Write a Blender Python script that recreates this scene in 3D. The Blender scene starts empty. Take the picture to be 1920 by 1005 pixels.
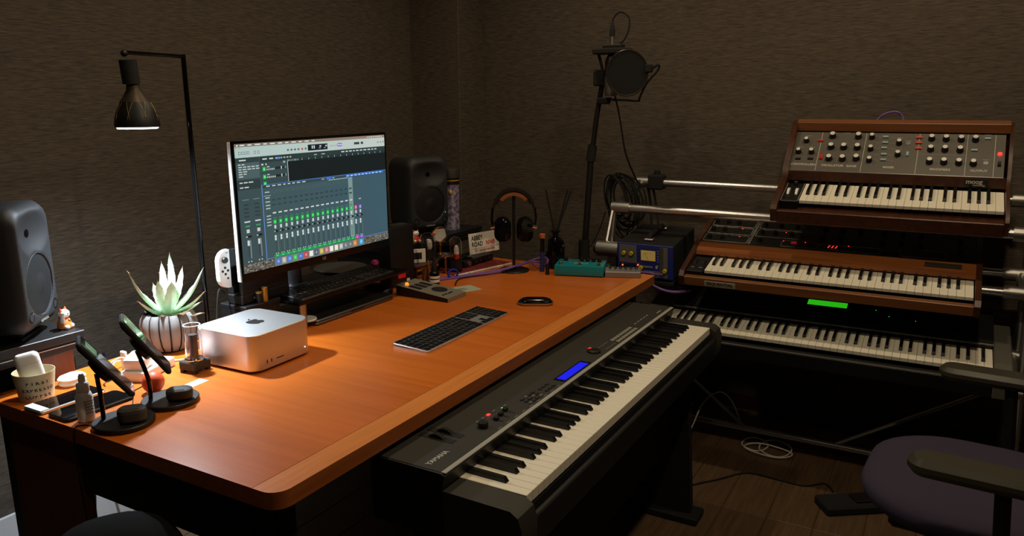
import bpy, bmesh, math, random
from mathutils import Vector, Matrix, Euler
random.seed(7)
PI = math.pi
scene = bpy.context.scene
C = scene.collection

# ------------------------------------------------------------------ camera
CAM_Z = 1.351
def set_camera():
    yaw, pitch, roll = math.radians(29.5956), math.radians(-12.3062), math.radians(-0.2835)
    f = Vector((math.cos(pitch)*math.cos(yaw), math.cos(pitch)*math.sin(yaw), math.sin(pitch)))
    r = f.cross(Vector((0, 0, 1))).normalized(); u = r.cross(f)
    r2 = math.cos(roll)*r + math.sin(roll)*u; u2 = -math.sin(roll)*r + math.cos(roll)*u
    cd = bpy.data.cameras.new('camera'); cd.sensor_width = 36; cd.lens = 1445.81/1920*36
    cd.clip_start = 0.05; cd.clip_end = 50
    o = bpy.data.objects.new('camera', cd); C.objects.link(o)
    m = Matrix((r2, u2, -f)).transposed().to_4x4(); m.translation = Vector((0, 0, CAM_Z)); o.matrix_world = m
    scene.camera = o
set_camera()
# ------------------------------------------------------------------ world, exposure, lights
vs = scene.view_settings
vs.view_transform = 'Standard'; vs.look = 'None'; vs.gamma = 1; vs.use_curve_mapping = False; vs.exposure = 0.0
w = bpy.data.worlds.new('world'); scene.world = w; w.use_nodes = True
w.node_tree.nodes['Background'].inputs[0].default_value = (0.9, 0.75, 0.6, 1)
w.node_tree.nodes['Background'].inputs[1].default_value = 0.0
LAMP_POS = (1.19, 1.70, 1.283)
LAMP_W = 40.5
CEIL_Z = 2.45
CEIL = [(2.45, 0.0, 3.3), (2.45, 1.25, 2.6), (1.30, 0.0, 5.0), (1.30, 1.25, 2.4), (0.12, 0.0, 0.7), (0.12, 1.25, 0.4)]  # last two are added fill lamps, unseen, for the desk's left faces
CEIL_COL = (1.0, 0.80, 0.53)
def spot(name, loc, w_, size, blend, rad, col):
    l = bpy.data.lights.new(name, 'SPOT'); l.energy = w_; l.spot_size = math.radians(size); l.spot_blend = blend
    l.shadow_soft_size = rad; l.color = col
    o = bpy.data.objects.new(name, l); C.objects.link(o); o.location = loc
    return o
for i, (x, y, e) in enumerate(CEIL):
    spot('ceiling_spot', (x, y, CEIL_Z-0.03), e*6.7, 165, 0.6, 0.035, CEIL_COL)
spot('bulb_spill', LAMP_POS, LAMP_W*.85, 155, 0.9, 0.022, (0.78, 0.90, 1.0))
spot('bulb_beam', LAMP_POS, LAMP_W*1.0, 100, 1.0, 0.022, (0.80, 0.91, 1.0))

# ------------------------------------------------------------------ helpers
def lin(c):
    return tuple((x/255/12.92 if x/255 <= .04045 else ((x/255+.055)/1.055)**2.4) for x in c[:3]) + (1,)
MATS = {}
def mat(name, rgb=(128,128,128), rough=.5, metal=0., spec=.5, emit=None, es=0., trans=0., ior=1.45, noise=None, bump=0., bscale=400., coat=0., alpha=1.):
    if name in MATS: return MATS[name]
    m = bpy.data.materials.new(name); m.use_nodes = True
    nt = m.node_tree; b = nt.nodes['Principled BSDF']
    b.inputs['Base Color'].default_value = lin(rgb); b.inputs['Roughness'].default_value = rough
    b.inputs['Metallic'].default_value = metal; b.inputs['Specular IOR Level'].default_value = spec
    b.inputs['Transmission Weight'].default_value = trans; b.inputs['IOR'].default_value = ior
    b.inputs['Coat Weight'].default_value = coat
    b.inputs['Alpha'].default_value = alpha
    if emit is not None:
        b.inputs['Emission Color'].default_value = lin(emit); b.inputs['Emission Strength'].default_value = es
    if noise:
        tc = nt.nodes.new('ShaderNodeTexCoord'); n = nt.nodes.new('ShaderNodeTexNoise'); r = nt.nodes.new('ShaderNodeValToRGB')
        n.inputs['Scale'].default_value = noise[1]; n.inputs['Detail'].default_value = 4
        r.color_ramp.elements[0].color = lin(rgb); r.color_ramp.elements[1].color = lin(noise[0])
        r.color_ramp.elements[0].position = .4; r.color_ramp.elements[1].position = .62
        nt.links.new(tc.outputs['Object'], n.inputs['Vector']); nt.links.new(n.outputs['Fac'], r.inputs['Fac'])
        nt.links.new(r.outputs['Color'], b.inputs['Base Color'])
    if bump:
        tc = nt.nodes.new('ShaderNodeTexCoord'); n = nt.nodes.new('ShaderNodeTexNoise'); bp = nt.nodes.new('ShaderNodeBump')
        n.inputs['Scale'].default_value = bscale; bp.inputs['Strength'].default_value = bump; bp.inputs['Distance'].default_value = .001
        nt.links.new(tc.outputs['Object'], n.inputs['Vector']); nt.links.new(n.outputs['Fac'], bp.inputs['Height'])
        nt.links.new(bp.outputs['Normal'], b.inputs['Normal'])
    MATS[name] = m
    return m
def streaks(name, c0, c1, scale, rough=.5, bump=.15, band=None, spec=.5, p0=.3, p1=.7, detail=6, bdist=.001):
    """streaky material; scale = mapping scale per axis; band = (axis scale vec, strength)"""
    if name in MATS: return MATS[name]
    m = bpy.data.materials.new(name); m.use_nodes = True; nt = m.node_tree; b = nt.nodes['Principled BSDF']
    tc = nt.nodes.new('ShaderNodeTexCoord'); mp = nt.nodes.new('ShaderNodeMapping'); mp.inputs['Scale'].default_value = scale
    n = nt.nodes.new('ShaderNodeTexNoise'); n.inputs['Scale'].default_value = 1; n.inputs['Detail'].default_value = detail; n.inputs['Roughness'].default_value = .6
    r = nt.nodes.new('ShaderNodeValToRGB'); r.color_ramp.elements[0].color = lin(c0); r.color_ramp.elements[1].color = lin(c1)
    r.color_ramp.elements[0].position = p0; r.color_ramp.elements[1].position = p1
    nt.links.new(tc.outputs['Object'], mp.inputs['Vector']); nt.links.new(mp.outputs['Vector'], n.inputs['Vector'])
    nt.links.new(n.outputs['Fac'], r.inputs['Fac'])
    col = r.outputs['Color']
    if band:
        mp2 = nt.nodes.new('ShaderNodeMapping'); mp2.inputs['Scale'].default_value = band[0]
        sn = nt.nodes.new('ShaderNodeVectorMath'); sn.operation = 'FLOOR'
        wn = nt.nodes.new('ShaderNodeTexWhiteNoise'); wn.noise_dimensions = '3D'
        nt.links.new(tc.outputs['Object'], mp2.inputs['Vector']); nt.links.new(mp2.outputs['Vector'], sn.inputs[0]); nt.links.new(sn.outputs[0], wn.inputs['Vector'])
        mr = nt.nodes.new('ShaderNodeMapRange'); mr.inputs['To Min'].default_value = 1-band[1]; mr.inputs['To Max'].default_value = 1+band[1]
        nt.links.new(wn.outputs['Value'], mr.inputs['Value'])
        mx = nt.nodes.new('ShaderNodeVectorMath'); mx.operation = 'SCALE'
        nt.links.new(col, mx.inputs[0]); nt.links.new(mr.outputs[0], mx.inputs['Scale']); col = mx.outputs[0]
    nt.links.new(col, b.inputs['Base Color'])
    b.inputs['Roughness'].default_value = rough; b.inputs['Specular IOR Level'].default_value = spec
    if bump:
        bp = nt.nodes.new('ShaderNodeBump'); bp.inputs['Strength'].default_value = bump; bp.inputs['Distance'].default_value = bdist
        nt.links.new(n.outputs['Fac'], bp.inputs['Height']); nt.links.new(bp.outputs['Normal'], b.inputs['Normal'])
    MATS[name] = m
    return m

class MB:
    def __init__(s): s.v = []; s.f = []; s.c = []
    def poly(s, vs_, fs, M=None):
        n = len(s.v)
        s.v += [tuple(M @ Vector(v)) for v in vs_] if M is not None else [tuple(v) for v in vs_]
        s.f += [tuple(n+i for i in f) for f in fs]; return s
    def box(s, x0, x1, y0, y1, z0, z1, M=None):
        return s.poly([(x0,y0,z0),(x1,y0,z0),(x1,y1,z0),(x0,y1,z0),(x0,y0,z1),(x1,y0,z1),(x1,y1,z1),(x0,y1,z1)],
            [(0,3,2,1),(4,5,6,7),(0,1,5,4),(1,2,6,5),(2,3,7,6),(3,0,4,7)], M)
    def rbox(s, x0, x1, y0, y1, z0, z1, c=.002, seg=1, M=None):
        bm = bmesh.new(); bmesh.ops.create_cube(bm, size=1)
        for v in bm.verts:
            v.co = Vector(((x0+x1)/2+v.co.x*(x1-x0), (y0+y1)/2+v.co.y*(y1-y0), (z0+z1)/2+v.co.z*(z1-z0)))
        c = min(c, .49*min(abs(x1-x0), abs(y1-y0), abs(z1-z0)))
        bmesh.ops.bevel(bm, geom=list(bm.edges), offset=c, segments=seg, profile=.5, affect='EDGES')
        return s.bm(bm, M)
    def bm(s, bm, M=None):
        bm.verts.index_update()
        s.poly([v.co.copy() for v in bm.verts], [tuple(v.index for v in f.verts) for f in bm.faces], M); bm.free(); return s
    def cyl(s, p0, p1, r0, r1=None, n=16, caps=True):
        r1 = r0 if r1 is None else r1
        p0 = Vector(p0); p1 = Vector(p1); d = (p1-p0).normalized()
        a = d.orthogonal().normalized(); b = d.cross(a)
        vs_ = [p0+(a*math.cos(t)+b*math.sin(t))*r0 for t in (2*PI*i/n for i in range(n))] + [p1+(a*math.cos(t)+b*math.sin(t))*r1 for t in (2*PI*i/n for i in range(n))]
        fs = [(i,(i+1)%n,n+(i+1)%n,n+i) for i in range(n)]
        if caps: fs += [tuple(range(n-1,-1,-1)), tuple(range(n,2*n))]
        return s.poly(vs_, fs)
    def tube(s, path, r, n=8, closed=False):
        P = [Vector(p) for p in path]; rs = r if isinstance(r, (list, tuple)) else [r]*len(P); m = len(P)
        base = len(s.v); prev = None; vs_ = []
        for i, p in enumerate(P):
            if closed: d = P[(i+1) % m]-P[i-1]
            else: d = P[min(i+1, m-1)]-P[max(i-1, 0)]
            d.normalize()
            if prev is None: a = d.orthogonal().normalized()
            else:
                a = prev-d*prev.dot(d); a = a.normalized() if a.length > 1e-6 else d.orthogonal().normalized()
            prev = a; b = d.cross(a)
            vs_ += [p+(a*math.cos(2*PI*k/n)+b*math.sin(2*PI*k/n))*rs[i] for k in range(n)]
        fs = [(i*n+k, i*n+(k+1)%n, ((i+1)%m)*n+(k+1)%n, ((i+1)%m)*n+k) for i in range(m if closed else m-1) for k in range(n)]
        if not closed: fs += [tuple(range(n-1,-1,-1)), tuple((m-1)*n+k for k in range(n))]
        return s.poly(vs_, fs)
    def lathe(s, prof, n=24, o=(0,0,0), M=None):
        vs_ = []; o = Vector(o)
        for r, z in prof:
            vs_ += [o+Vector((max(r,1e-5)*math.cos(2*PI*k/n), max(r,1e-5)*math.sin(2*PI*k/n), z)) for k in range(n)]
        m = len(prof)
        fs = [(i*n+k, i*n+(k+1)%n, (i+1)*n+(k+1)%n, (i+1)*n+k) for i in range(m-1) for k in range(n)]
        fs += [tuple(range(n-1,-1,-1)), tuple((m-1)*n+k for k in range(n))]
        return s.poly(vs_, fs, M)
    def sphere(s, o, r, n=16, m=10, sc=(1,1,1), M=None):
        o = Vector(o); vs_ = []
        for i in range(m+1):
            t = PI*i/m
            for k in range(n):
                vs_.append(o+Vector((r*sc[0]*max(math.sin(t),1e-4)*math.cos(2*PI*k/n), r*sc[1]*max(math.sin(t),1e-4)*math.sin(2*PI*k/n), -r*sc[2]*math.cos(t))))
        return s.poly(vs_, [(i*n+k, i*n+(k+1)%n, (i+1)*n+(k+1)%n, (i+1)*n+k) for i in range(m) for k in range(n)], M)
    def prism(s, pts, lo, hi, axis='x', M=None):
        """pts: 2-D outline (counter-clockwise), extruded along axis"""
        def mk(p, t): return {'x': (t, p[0], p[1]), 'y': (p[0], t, p[1]), 'z': (p[0], p[1], t)}[axis]
        n = len(pts); vs_ = [mk(p, lo) for p in pts]+[mk(p, hi) for p in pts]
        return s.poly(vs_, [tuple(range(n-1,-1,-1)), tuple(range(n,2*n))]+[(i,(i+1)%n,n+(i+1)%n,n+i) for i in range(n)], M)
    def loft(s, layers, M=None):
        """layers: list of (outline2d, z)"""
        n = len(layers[0][0]); vs_ = [(p[0], p[1], z) for o, z in layers for p in o]; m = len(layers)
        return s.poly(vs_, [tuple(range(n-1,-1,-1)), tuple((m-1)*n+i for i in range(n))]+[(j*n+i, j*n+(i+1)%n, (j+1)*n+(i+1)%n, (j+1)*n+i) for j in range(m-1) for i in range(n)], M)
    def mesh(s, name, smooth=35):
        me = bpy.data.meshes.new(name); me.from_pydata(s.v, [], s.f)
        if smooth:
            bm = bmesh.new(); bm.from_mesh(me); bmesh.ops.recalc_face_normals(bm, faces=bm.faces); bm.to_mesh(me); bm.free()
            me.polygons.foreach_set('use_smooth', [True]*len(me.polygons)); me.set_sharp_from_angle(angle=math.radians(smooth))
        return me
    def build(s, name, m, parent=None, smooth=35, loc=None, rot=None):
        return link(name, s.mesh(name, smooth), m, parent, loc, rot)
def link(name, me, m, parent=None, loc=None, rot=None):
    if m is not None and not me.materials: me.materials.append(MATS[m] if isinstance(m, str) else m)
    o = bpy.data.objects.new(name, me); C.objects.link(o)
    if parent: o.parent = parent
    if loc: o.location = loc
    if rot: o.rotation_euler = rot
    return o
def rr(w_, d, r, seg=5, cx=0, cy=0):
    pts = []
    for sx, sy, a0 in ((1,-1,-PI/2),(1,1,0),(-1,1,PI/2),(-1,-1,PI)):
        for k in range(seg+1):
            a = a0+PI/2*k/seg; pts.append((cx+sx*(w_/2-r)+r*math.cos(a), cy+sy*(d/2-r)+r*math.sin(a)))
    return pts
def slab(w_, d, z0, z1, r, e=.002, seg=5, cx=0, cy=0):
    e = min(e, (z1-z0)*.45)
    return MB().loft([(rr(w_-2*e, d-2*e, max(r-e,.0005), seg, cx, cy), z0), (rr(w_, d, r, seg, cx, cy), z0+e), (rr(w_, d, r, seg, cx, cy), z1-e), (rr(w_-2*e, d-2*e, max(r-e,.0005), seg, cx, cy), z1)])
def thing(name, label, cat, loc=(0,0,0), rz=0, group=None, rot=None):
    o = bpy.data.objects.new(name, None); C.objects.link(o); o.empty_display_size = .05
    o.location = loc; o.rotation_euler = rot if rot else (0, 0, rz)
    return tag(o, label, cat, group)
def tag(o, label=None, cat=None, group=None, kind=None):
    if label: o['label'] = label
    if cat: o['category'] = cat
    if group: o['group'] = group
    if kind: o['kind'] = kind
    return o
def text(body, size, m, parent, loc, rot=(0,0,0), name='lettering', align='CENTER', bold=0., sx=1., ext=.0002, space=1.):
    cu = bpy.data.curves.new(name, 'FONT'); cu.body = body; cu.size = size; cu.align_x = align; cu.align_y = 'CENTER'
    cu.extrude = ext; cu.offset = bold; cu.resolution_u = 3; cu.space_character = space
    o = bpy.data.objects.new('tmp', cu); C.objects.link(o)
    dg = bpy.context.evaluated_depsgraph_get(); me = bpy.data.meshes.new_from_object(o.evaluated_get(dg))
    bpy.data.objects.remove(o); me.transform(Matrix.Diagonal((sx,1,1,1)))
    me.materials.clear(); me.materials.append(MATS[m]); me.name = name
    return link(name, me, None, parent, loc, rot)
def bez(p0, p1, p2, p3, n=12):
    p0, p1, p2, p3 = map(Vector, (p0, p1, p2, p3)); out = []
    for i in range(n+1):
        t = i/n; out.append(p0*(1-t)**3+p1*3*t*(1-t)**2+p2*3*t*t*(1-t)+p3*t**3)
    return out
def spline(pts, n=8):
    P = [Vector(p) for p in pts]; out = []
    for i in range(len(P)-1):
        a = P[max(i-1,0)]; b = P[i]; c = P[i+1]; d = P[min(i+2,len(P)-1)]
        for k in range(n):
            t = k/n
            out.append(.5*((2*b)+(c-a)*t+(2*a-5*b+4*c-d)*t*t+(3*b-a-3*c+d)*t**3))
    out.append(P[-1]); return out
def struct(name, mb, m, label, parent=None, smooth=35):
    o = mb.build(name, m, parent, smooth); tag(o, label, None, None, 'structure'); return o

# ------------------------------------------------------------------ materials
streaks('wallpaper', (60,53,46), (98,88,77), (24,24,380), rough=.75, bump=.4, spec=.25, p0=.34, p1=.68, bdist=.0006)
streaks('corner_bead', (52,43,32), (104,90,70), (7,7,420), rough=.75, bump=.5, spec=.25, p0=.34, p1=.68, bdist=.0006)
streaks('desk_wood', (184,92,24), (206,109,36), (55,2.2,4), rough=.32, bump=.03, band=((9,1.3,0.1), .10), p0=.25, p1=.75)
streaks('desk_band', (194,112,40), (214,129,56), (6,130,130), rough=.42, bump=.12, p0=.3, p1=.7)
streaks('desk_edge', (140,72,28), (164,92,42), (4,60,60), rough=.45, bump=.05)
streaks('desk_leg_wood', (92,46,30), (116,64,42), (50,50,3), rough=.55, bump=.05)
streaks('walnut_dark', (50,25,14), (78,42,24), (60,3,60), rough=.38, bump=.04)
streaks('walnut', (120,66,30), (158,94,46), (3,60,60), rough=.4, bump=.05)
streaks('walnut_front', (104,62,34), (136,84,48), (3,60,60), rough=.4, bump=.05)
streaks('floor_wood', (72,54,38), (98,76,54), (4,60,4), rough=.45, bump=.05, band=((.9,5.6,.1), .12))
mat('ceiling_paint', (150,140,126), .9)
mat('white_wall', (206,204,206), .8)
mat('black_plastic', (20,20,21), .45)
mat('black_matte', (14,14,15), .75)
mat('black_gloss', (10,10,11), .12)
mat('black_glass', (8,8,10), .06)
mat('rubber', (18,18,19), .85)
mat('charcoal', (36,37,40), .55, bump=.15, bscale=900)
mat('grey_plastic', (92,90,82), .6, bump=.1, bscale=700)
mat('strip_grey', (158,156,148), .45)
mat('dark_grey', (46,44,39), .6, bump=.12, bscale=900)
mat('silver', (205,205,208), .3, 1.)
mat('brushed', (176,174,170), .38, 1.)
mat('alu', (226,226,228), .42, 1.)
mat('alu_dark', (120,120,124), .4, 1.)
mat('chrome', (235,235,235), .1, 1.)
mat('brass', (190,150,80), .3, 1.)
mat('white_plastic', (232,232,230), .35)
mat('white_paper', (222,218,206), .8)
mat('key_white', (236,230,212), .32)
mat('key_black', (13,13,14), .32)
mat('red', (196,34,24), .4)
mat('red_felt', (120,20,14), .9)
mat('orange_red', (224,84,40), .5)
mat('blue_switch', (140,166,172), .4)
mat('ink', (24,22,22), .7)
mat('print_white', (196,190,176), .6)
mat('print_grey', (140,136,126), .6)
mat('print_red', (190,30,30), .6)
mat('purple_cable', (116,78,150), .5)
mat('white_cable', (200,196,186), .5)
mat('blue_velcro', (20,44,170), .8)
mat('teal', (16,128,138), .35, coat=.3)
mat('glass', (255,255,255), .02, trans=1., ior=1.45)
mat('kraft', (206,188,150), .8, noise=((216,200,164), 30))
mat('led_red', (255,40,40), .4, emit=(255,40,36), es=3.)
mat('led_orange', (255,90,40), .4, emit=(255,80,40), es=3.)
mat('led_green', (40,220,80), .4, emit=(40,220,80), es=1.2)
mat('led_white', (255,255,255), .4, emit=(255,255,255), es=4.)
mat('lcd_green', (30,120,16), .3, emit=(40,185,20), es=.9)
mat('lcd_blue', (10,20,120), .3, emit=(24,30,235), es=.9)
mat('chair_fabric', (56,48,68), .95, bump=.5, bscale=1500)
# ------------------------------------------------------------------ room
RX, LY, PX, PY = 3.32, 2.30, 3.083, 2.028
X0, Y0 = -1.7, -2.5
fl = struct('floor', MB().box(X0, RX, Y0, LY, -.06, -.004), 'floor_wood', 'dark brown wooden plank floor')
pm = MB().rbox(.0012, .8988, .001, .144, -.004, 0, .0012).mesh('floor_plank'); pm.materials.append(MATS['floor_wood'])
for i in range(4):
    for j in range(22):
        ofs = 0
        x = -.28+i*.9; y = LY-.145*(j+1)
        if x+.9 > RX: continue
        link('floor_plank', pm, None, fl, (x+ofs, y, 0))
struct('wall_left', MB().box(X0, RX+.1, LY, LY+.1, -.06, CEIL_Z+.06), 'wallpaper', 'brown horizontally ribbed wallpaper wall behind the desk')
struct('wall_right', MB().box(RX, RX+.1, Y0, LY, -.06, CEIL_Z+.06), 'wallpaper', 'brown ribbed wallpaper wall behind the keyboards')
struct('wall_pillar', MB().rbox(PX, RX, PY, LY, 0, CEIL_Z, .003), 'wallpaper', 'wallpapered pillar boxed into the room corner')
struct('wall_rear', MB().box(X0-.1, X0, Y0, LY, -.06, CEIL_Z+.06), 'wallpaper', 'brown wallpaper wall behind the viewer')
struct('wall_near', MB().box(X0-.1, RX+.1, Y0-.1, Y0, -.06, CEIL_Z+.06), 'wallpaper', 'brown wallpaper wall on the near side')
struct('ceiling', MB().box(X0-.1, RX+.1, Y0-.1, LY+.1, CEIL_Z, CEIL_Z+.06), 'ceiling_paint', 'plain ceiling with downlights')
struct('baseboard_left', MB().box(X0, PX, LY-.012, LY, 0, .17), 'white_wall', 'pale skirting board along the left wall')
struct('baseboard_right', MB().box(RX-.012, RX, Y0, PY, 0, .07), 'walnut_dark', 'dark skirting board along the right wall')
struct('trim_1', MB().box(PX-.003, PX, LY-.006, LY, .17, CEIL_Z), 'corner_bead', 'thin corner bead where pillar meets left wall')
CL = ['above the chair side of the keyboards', 'above the far desk end', 'nearer the viewer on the chair side', 'nearer the viewer above the desk', 'above the camera on the chair side', 'above the left desk end']
for (x, y, e), s in zip(CEIL, CL):
    t = thing('ceiling_downlight', 'round recessed ceiling downlight '+s, 'ceiling light', (x, y, CEIL_Z), 0, 'ceiling downlights')
    MB().lathe([(.062,-.004),(.062,0),(.048,0),(.048,-.004)], 24).build('trim_ring', 'white_plastic', t)
    MB().lathe([(.0,-.001),(.047,-.001),(.047,0),(.0,0)], 24).build('lens', mat('warm_lens', (255,240,220), .5, emit=(255,220,180), es=2.), t)

# ------------------------------------------------------------------ desk
DZ = .72; DX0, DX1, DY0, DY1 = .810, 2.655, .905, 1.785
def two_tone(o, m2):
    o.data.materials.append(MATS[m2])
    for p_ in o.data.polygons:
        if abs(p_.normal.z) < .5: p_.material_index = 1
desk = thing('desk', 'long orange-brown wooden desk with a lighter front band', 'desk', (0, 0, 0))
BY = .962
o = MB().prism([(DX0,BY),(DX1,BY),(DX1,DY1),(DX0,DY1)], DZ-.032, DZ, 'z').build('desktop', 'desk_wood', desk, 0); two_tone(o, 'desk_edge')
arc = [(DX0+.034-.034*math.cos(a), DY0+.034-.034*math.sin(a)) for a in [PI/2*k/8 for k in range(9)]]
arc2 = [(DX1-.008+.008*math.sin(a), DY0+.008-.008*math.cos(a)) for a in [PI/2*k/4 for k in range(5)]]
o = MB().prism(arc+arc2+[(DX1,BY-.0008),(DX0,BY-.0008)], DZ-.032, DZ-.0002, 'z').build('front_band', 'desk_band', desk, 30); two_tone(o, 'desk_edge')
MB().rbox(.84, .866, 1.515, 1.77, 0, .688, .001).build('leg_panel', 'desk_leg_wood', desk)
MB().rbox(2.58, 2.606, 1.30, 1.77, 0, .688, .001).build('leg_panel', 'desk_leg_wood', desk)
MB().box(.845, .86, .965, 1.515, .555, .688).build('apron', 'black_matte', desk)
MB().rbox(.86, .90, .955, .995, 0, .688, .004).build('leg_post', 'black_matte', desk)
MB().rbox(2.56, 2.60, .955, .995, 0, .688, .004).build('leg_post', 'black_matte', desk)
MB().box(.866, 2.58, 1.40, 1.42, .58, .688).build('cable_tray', 'black_matte', desk)

# ------------------------------------------------------------------ keys
BLK = {1: -.0022, 3: .0022, 6: -.003, 8: 0., 10: .003}
def make_keys(parent, first, count, depth=.146, lip=.02, pitch=.0235, bl=.095, bh=.0115, wm='key_white', felt=False):
    wk = MB().rbox(.0004, pitch-.0004, 0, depth, -lip, 0, .0008).mesh('white_key'); wk.materials.append(MATS[wm])
    h = bh; b2 = .0049; b1 = .0062
    bk = MB().poly([(-b1,depth-bl,-.006),(b1,depth-bl,-.006),(b1,depth,-.006),(-b1,depth,-.006),
                    (-b2,depth-bl+.007,h-.001),(b2,depth-bl+.007,h-.001),(b2,depth,h),(-b2,depth,h),(-b1+.0003,depth-bl+.001,.002),(b1-.0003,depth-bl+.001,.002)],
                   [(0,1,9,8),(8,9,5,4),(4,5,6,7),(1,2,6,5,9),(2,3,7,6),(3,0,8,4,7)]).mesh('black_key', 20); bk.materials.append(MATS['key_black'])
    wi = 0
    for n in range(first, first+count):
        k = n % 12
        if k in BLK: link('black_key', bk, None, parent, (wi*pitch+BLK[k], 0, 0))
        else: link('white_key', wk, None, parent, (wi*pitch, 0, 0)); wi += 1
    return wi*pitch
def knob(parent, loc, r, h, body='black_plastic', cap=None, rot=None, name='knob', skirt=False, n=16):
    prof = [(r*1.15,0),(r*1.1,h*.3),(r,h*.35),(r*.93,h),(0,h)] if skirt else [(r,0),(r,h*.8),(r*.9,h),(0,h)]
    o = MB().lathe(prof, n).build(name, body, parent, 35, loc, rot)
    if cap: MB().lathe([(r*.78,h),(r*.78,h+.0006),(r*.2,h+.0006),(0,h+.0006)], n).build('cap', cap, o)
    return o

# ------------------------------------------------------------------ stage piano
PO = (1.1434, .621, .637)
pn = thing('stage_piano', 'black 88-key stage piano with blue display below the desk edge', 'piano', PO, math.radians(-.13))
KW = make_keys(pn, 21, 88, depth=.15, lip=.022)
E0, E1 = -.062, KW+.06
MB().box(E0+.002, E1-.002, .0, .31, -.10, -.028).build('base', 'black_matte', pn)
def endblock(a, b):
    return MB().prism([(-.024,-.085),(-.018,-.10),(.145,-.10),(.145,.0),(.0,-.002),(-.016,-.012),(-.024,-.035)], a, b, 'x')
endblock(E0, -.0015).build('end_block', 'dark_grey', pn)
endblock(KW+.0015, E1).build('end_block', 'dark_grey', pn)
MB().prism([(.148,-.1),(.315,-.1),(.315,.026),(.305,.034),(.148,.034),(.140,.030),(.148,-.004)], E0, E1, 'x').build('panel_housing', 'black_plastic', pn)
MB().rbox(E0+.004, E1-.004, .152, .303, .0335, .0355, .0006).build('control_panel', 'dark_grey', pn)
MB().rbox(E0+.004, E1-.004, .1395, .1505, .0335, .0362, .0006).build('silver_strip', 'strip_grey', pn)
MB().rbox(0, KW, -.022, -.008, -.10, -.034, .003).build('front_rail', 'black_plastic', pn)
MB().box(0, KW, .1455, .1475, -.006, -.001).build('felt_strip', 'red_felt', pn)
z = .0355
lc = MB().rbox(.478, .640, .154, .186, z, z+.0008, .0004).build('display', 'black_gloss', pn)
MB().rbox(.488, .628, .157, .181, z+.0008, z+.0014, .0003).build('display_glow', 'lcd_blue', lc)
for dx in (0, .03):
    wt = MB().rbox(.052+dx, .070+dx, .200, .285, z, z+.001, .0005).build('wheel_slot', 'black_matte', pn)
    MB().cyl((.056+dx,.243,z-.016), (.066+dx,.243,z-.016), .026, n=24).build('wheel', 'rubber', wt)
knob(pn, (.152,.188,z), .0115, .012)
for i in range(3):
    s = MB().rbox(.197+i*.026, .2005+i*.026, .165, .196, z, z+.0006, .0002).build('slider_slot', 'black_matte', pn)
    MB().rbox(.193+i*.026, .2045+i*.026, .178+.004*i, .188+.004*i, z+.0006, z+.008, .001).build('slider_cap', 'black_plastic', s)
def button(p_, x, y, w_=.011, d=.006, m='grey_plastic', h=.002, zz=None, name='button'):
    return MB().rbox(x-w_/2, x+w_/2, y-d/2, y+d/2, zz if zz is not None else z, (zz if zz is not None else z)+h, .0006).build(name, m, p_)
button(pn, .213, .212, .009, .007, 'led_red'); button(pn, .19, .212); button(pn, .236, .212); button(pn, .168, .212)
button(pn, .262, .206, .004, .004, 'led_green', .001); button(pn, .275, .206)
for r_ in range(3):
    for k in range(4): button(pn, .318+k*.017+(r_*.004), .163+r_*.013, .012, .007, 'charcoal' if (k+r_) % 3 else 'grey_plastic', .003)
for k in range(3): button(pn, .405+k*.018, .166, .011, .007, 'charcoal', .003); button(pn, .405+k*.018, .184, .011, .007, 'charcoal', .003)
knob(pn, (.725,.185,z), .019, .006, n=24); button(pn, .745, .205, .010, .008, 'led_red')
for k in range(5): button(pn, .762+k*.014, .162, .009, .005); button(pn, .762+k*.014, .185, .009, .005)
for r_ in range(2):
    for k in range(8): button(pn, .850+k*.0195, .163+r_*.018, .015, .011, 'print_grey', .0012)
for k in range(5): button(pn, 1.035+k*.026, .182, .016, .004, 'print_grey')
mk = mat('panel_print', (170,168,156), .6)
text('YAMAHA', .016, 'panel_print', pn, (-.012,.190,z+.0002), bold=.0004)
MB().box(1.185, 1.225, .164, .167, z, z+.0003).build('print_mark', 'panel_print', pn)
for k in range(9): MB().box(.16+k*.035, .175+k*.035, .1545, .1557, z, z+.0002).build('print_mark', 'print_grey', pn)
# piano stand
ps = thing('piano_stand', 'black panel stand carrying the stage piano', 'stand', (0, 0, 0))
for x in (1.17, 2.28):
    MB().prism([(.63,0),(.93,0),(.93,.05),(.90,.532),(.66,.532),(.63,.05)], x, x+.03, 'x').build('side_panel', 'black_matte', ps)
    MB().rbox(x-.03, x+.06, .60, .96, 0, .025, .004).build('foot', 'black_matte', ps)
MB().box(1.20, 2.28, .70, .73, .25, .40).build('cross_panel', 'black_matte', ps)
MB().rbox(1.10, 2.40, .64, .92, .52, .5365, .002).build('shelf', 'black_matte', ps)

# ------------------------------------------------------------------ synthesizers (origin: top of the lowest key's front edge)
def synth(name, label, loc, yaw, tilt):
    o = thing(name, label, 'synthesizer', loc)
    o.rotation_euler = (Matrix.Rotation(-PI/2+math.radians(yaw), 3, 'Z') @ Matrix.Rotation(math.radians(tilt), 3, 'X')).to_euler()
    return o
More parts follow.
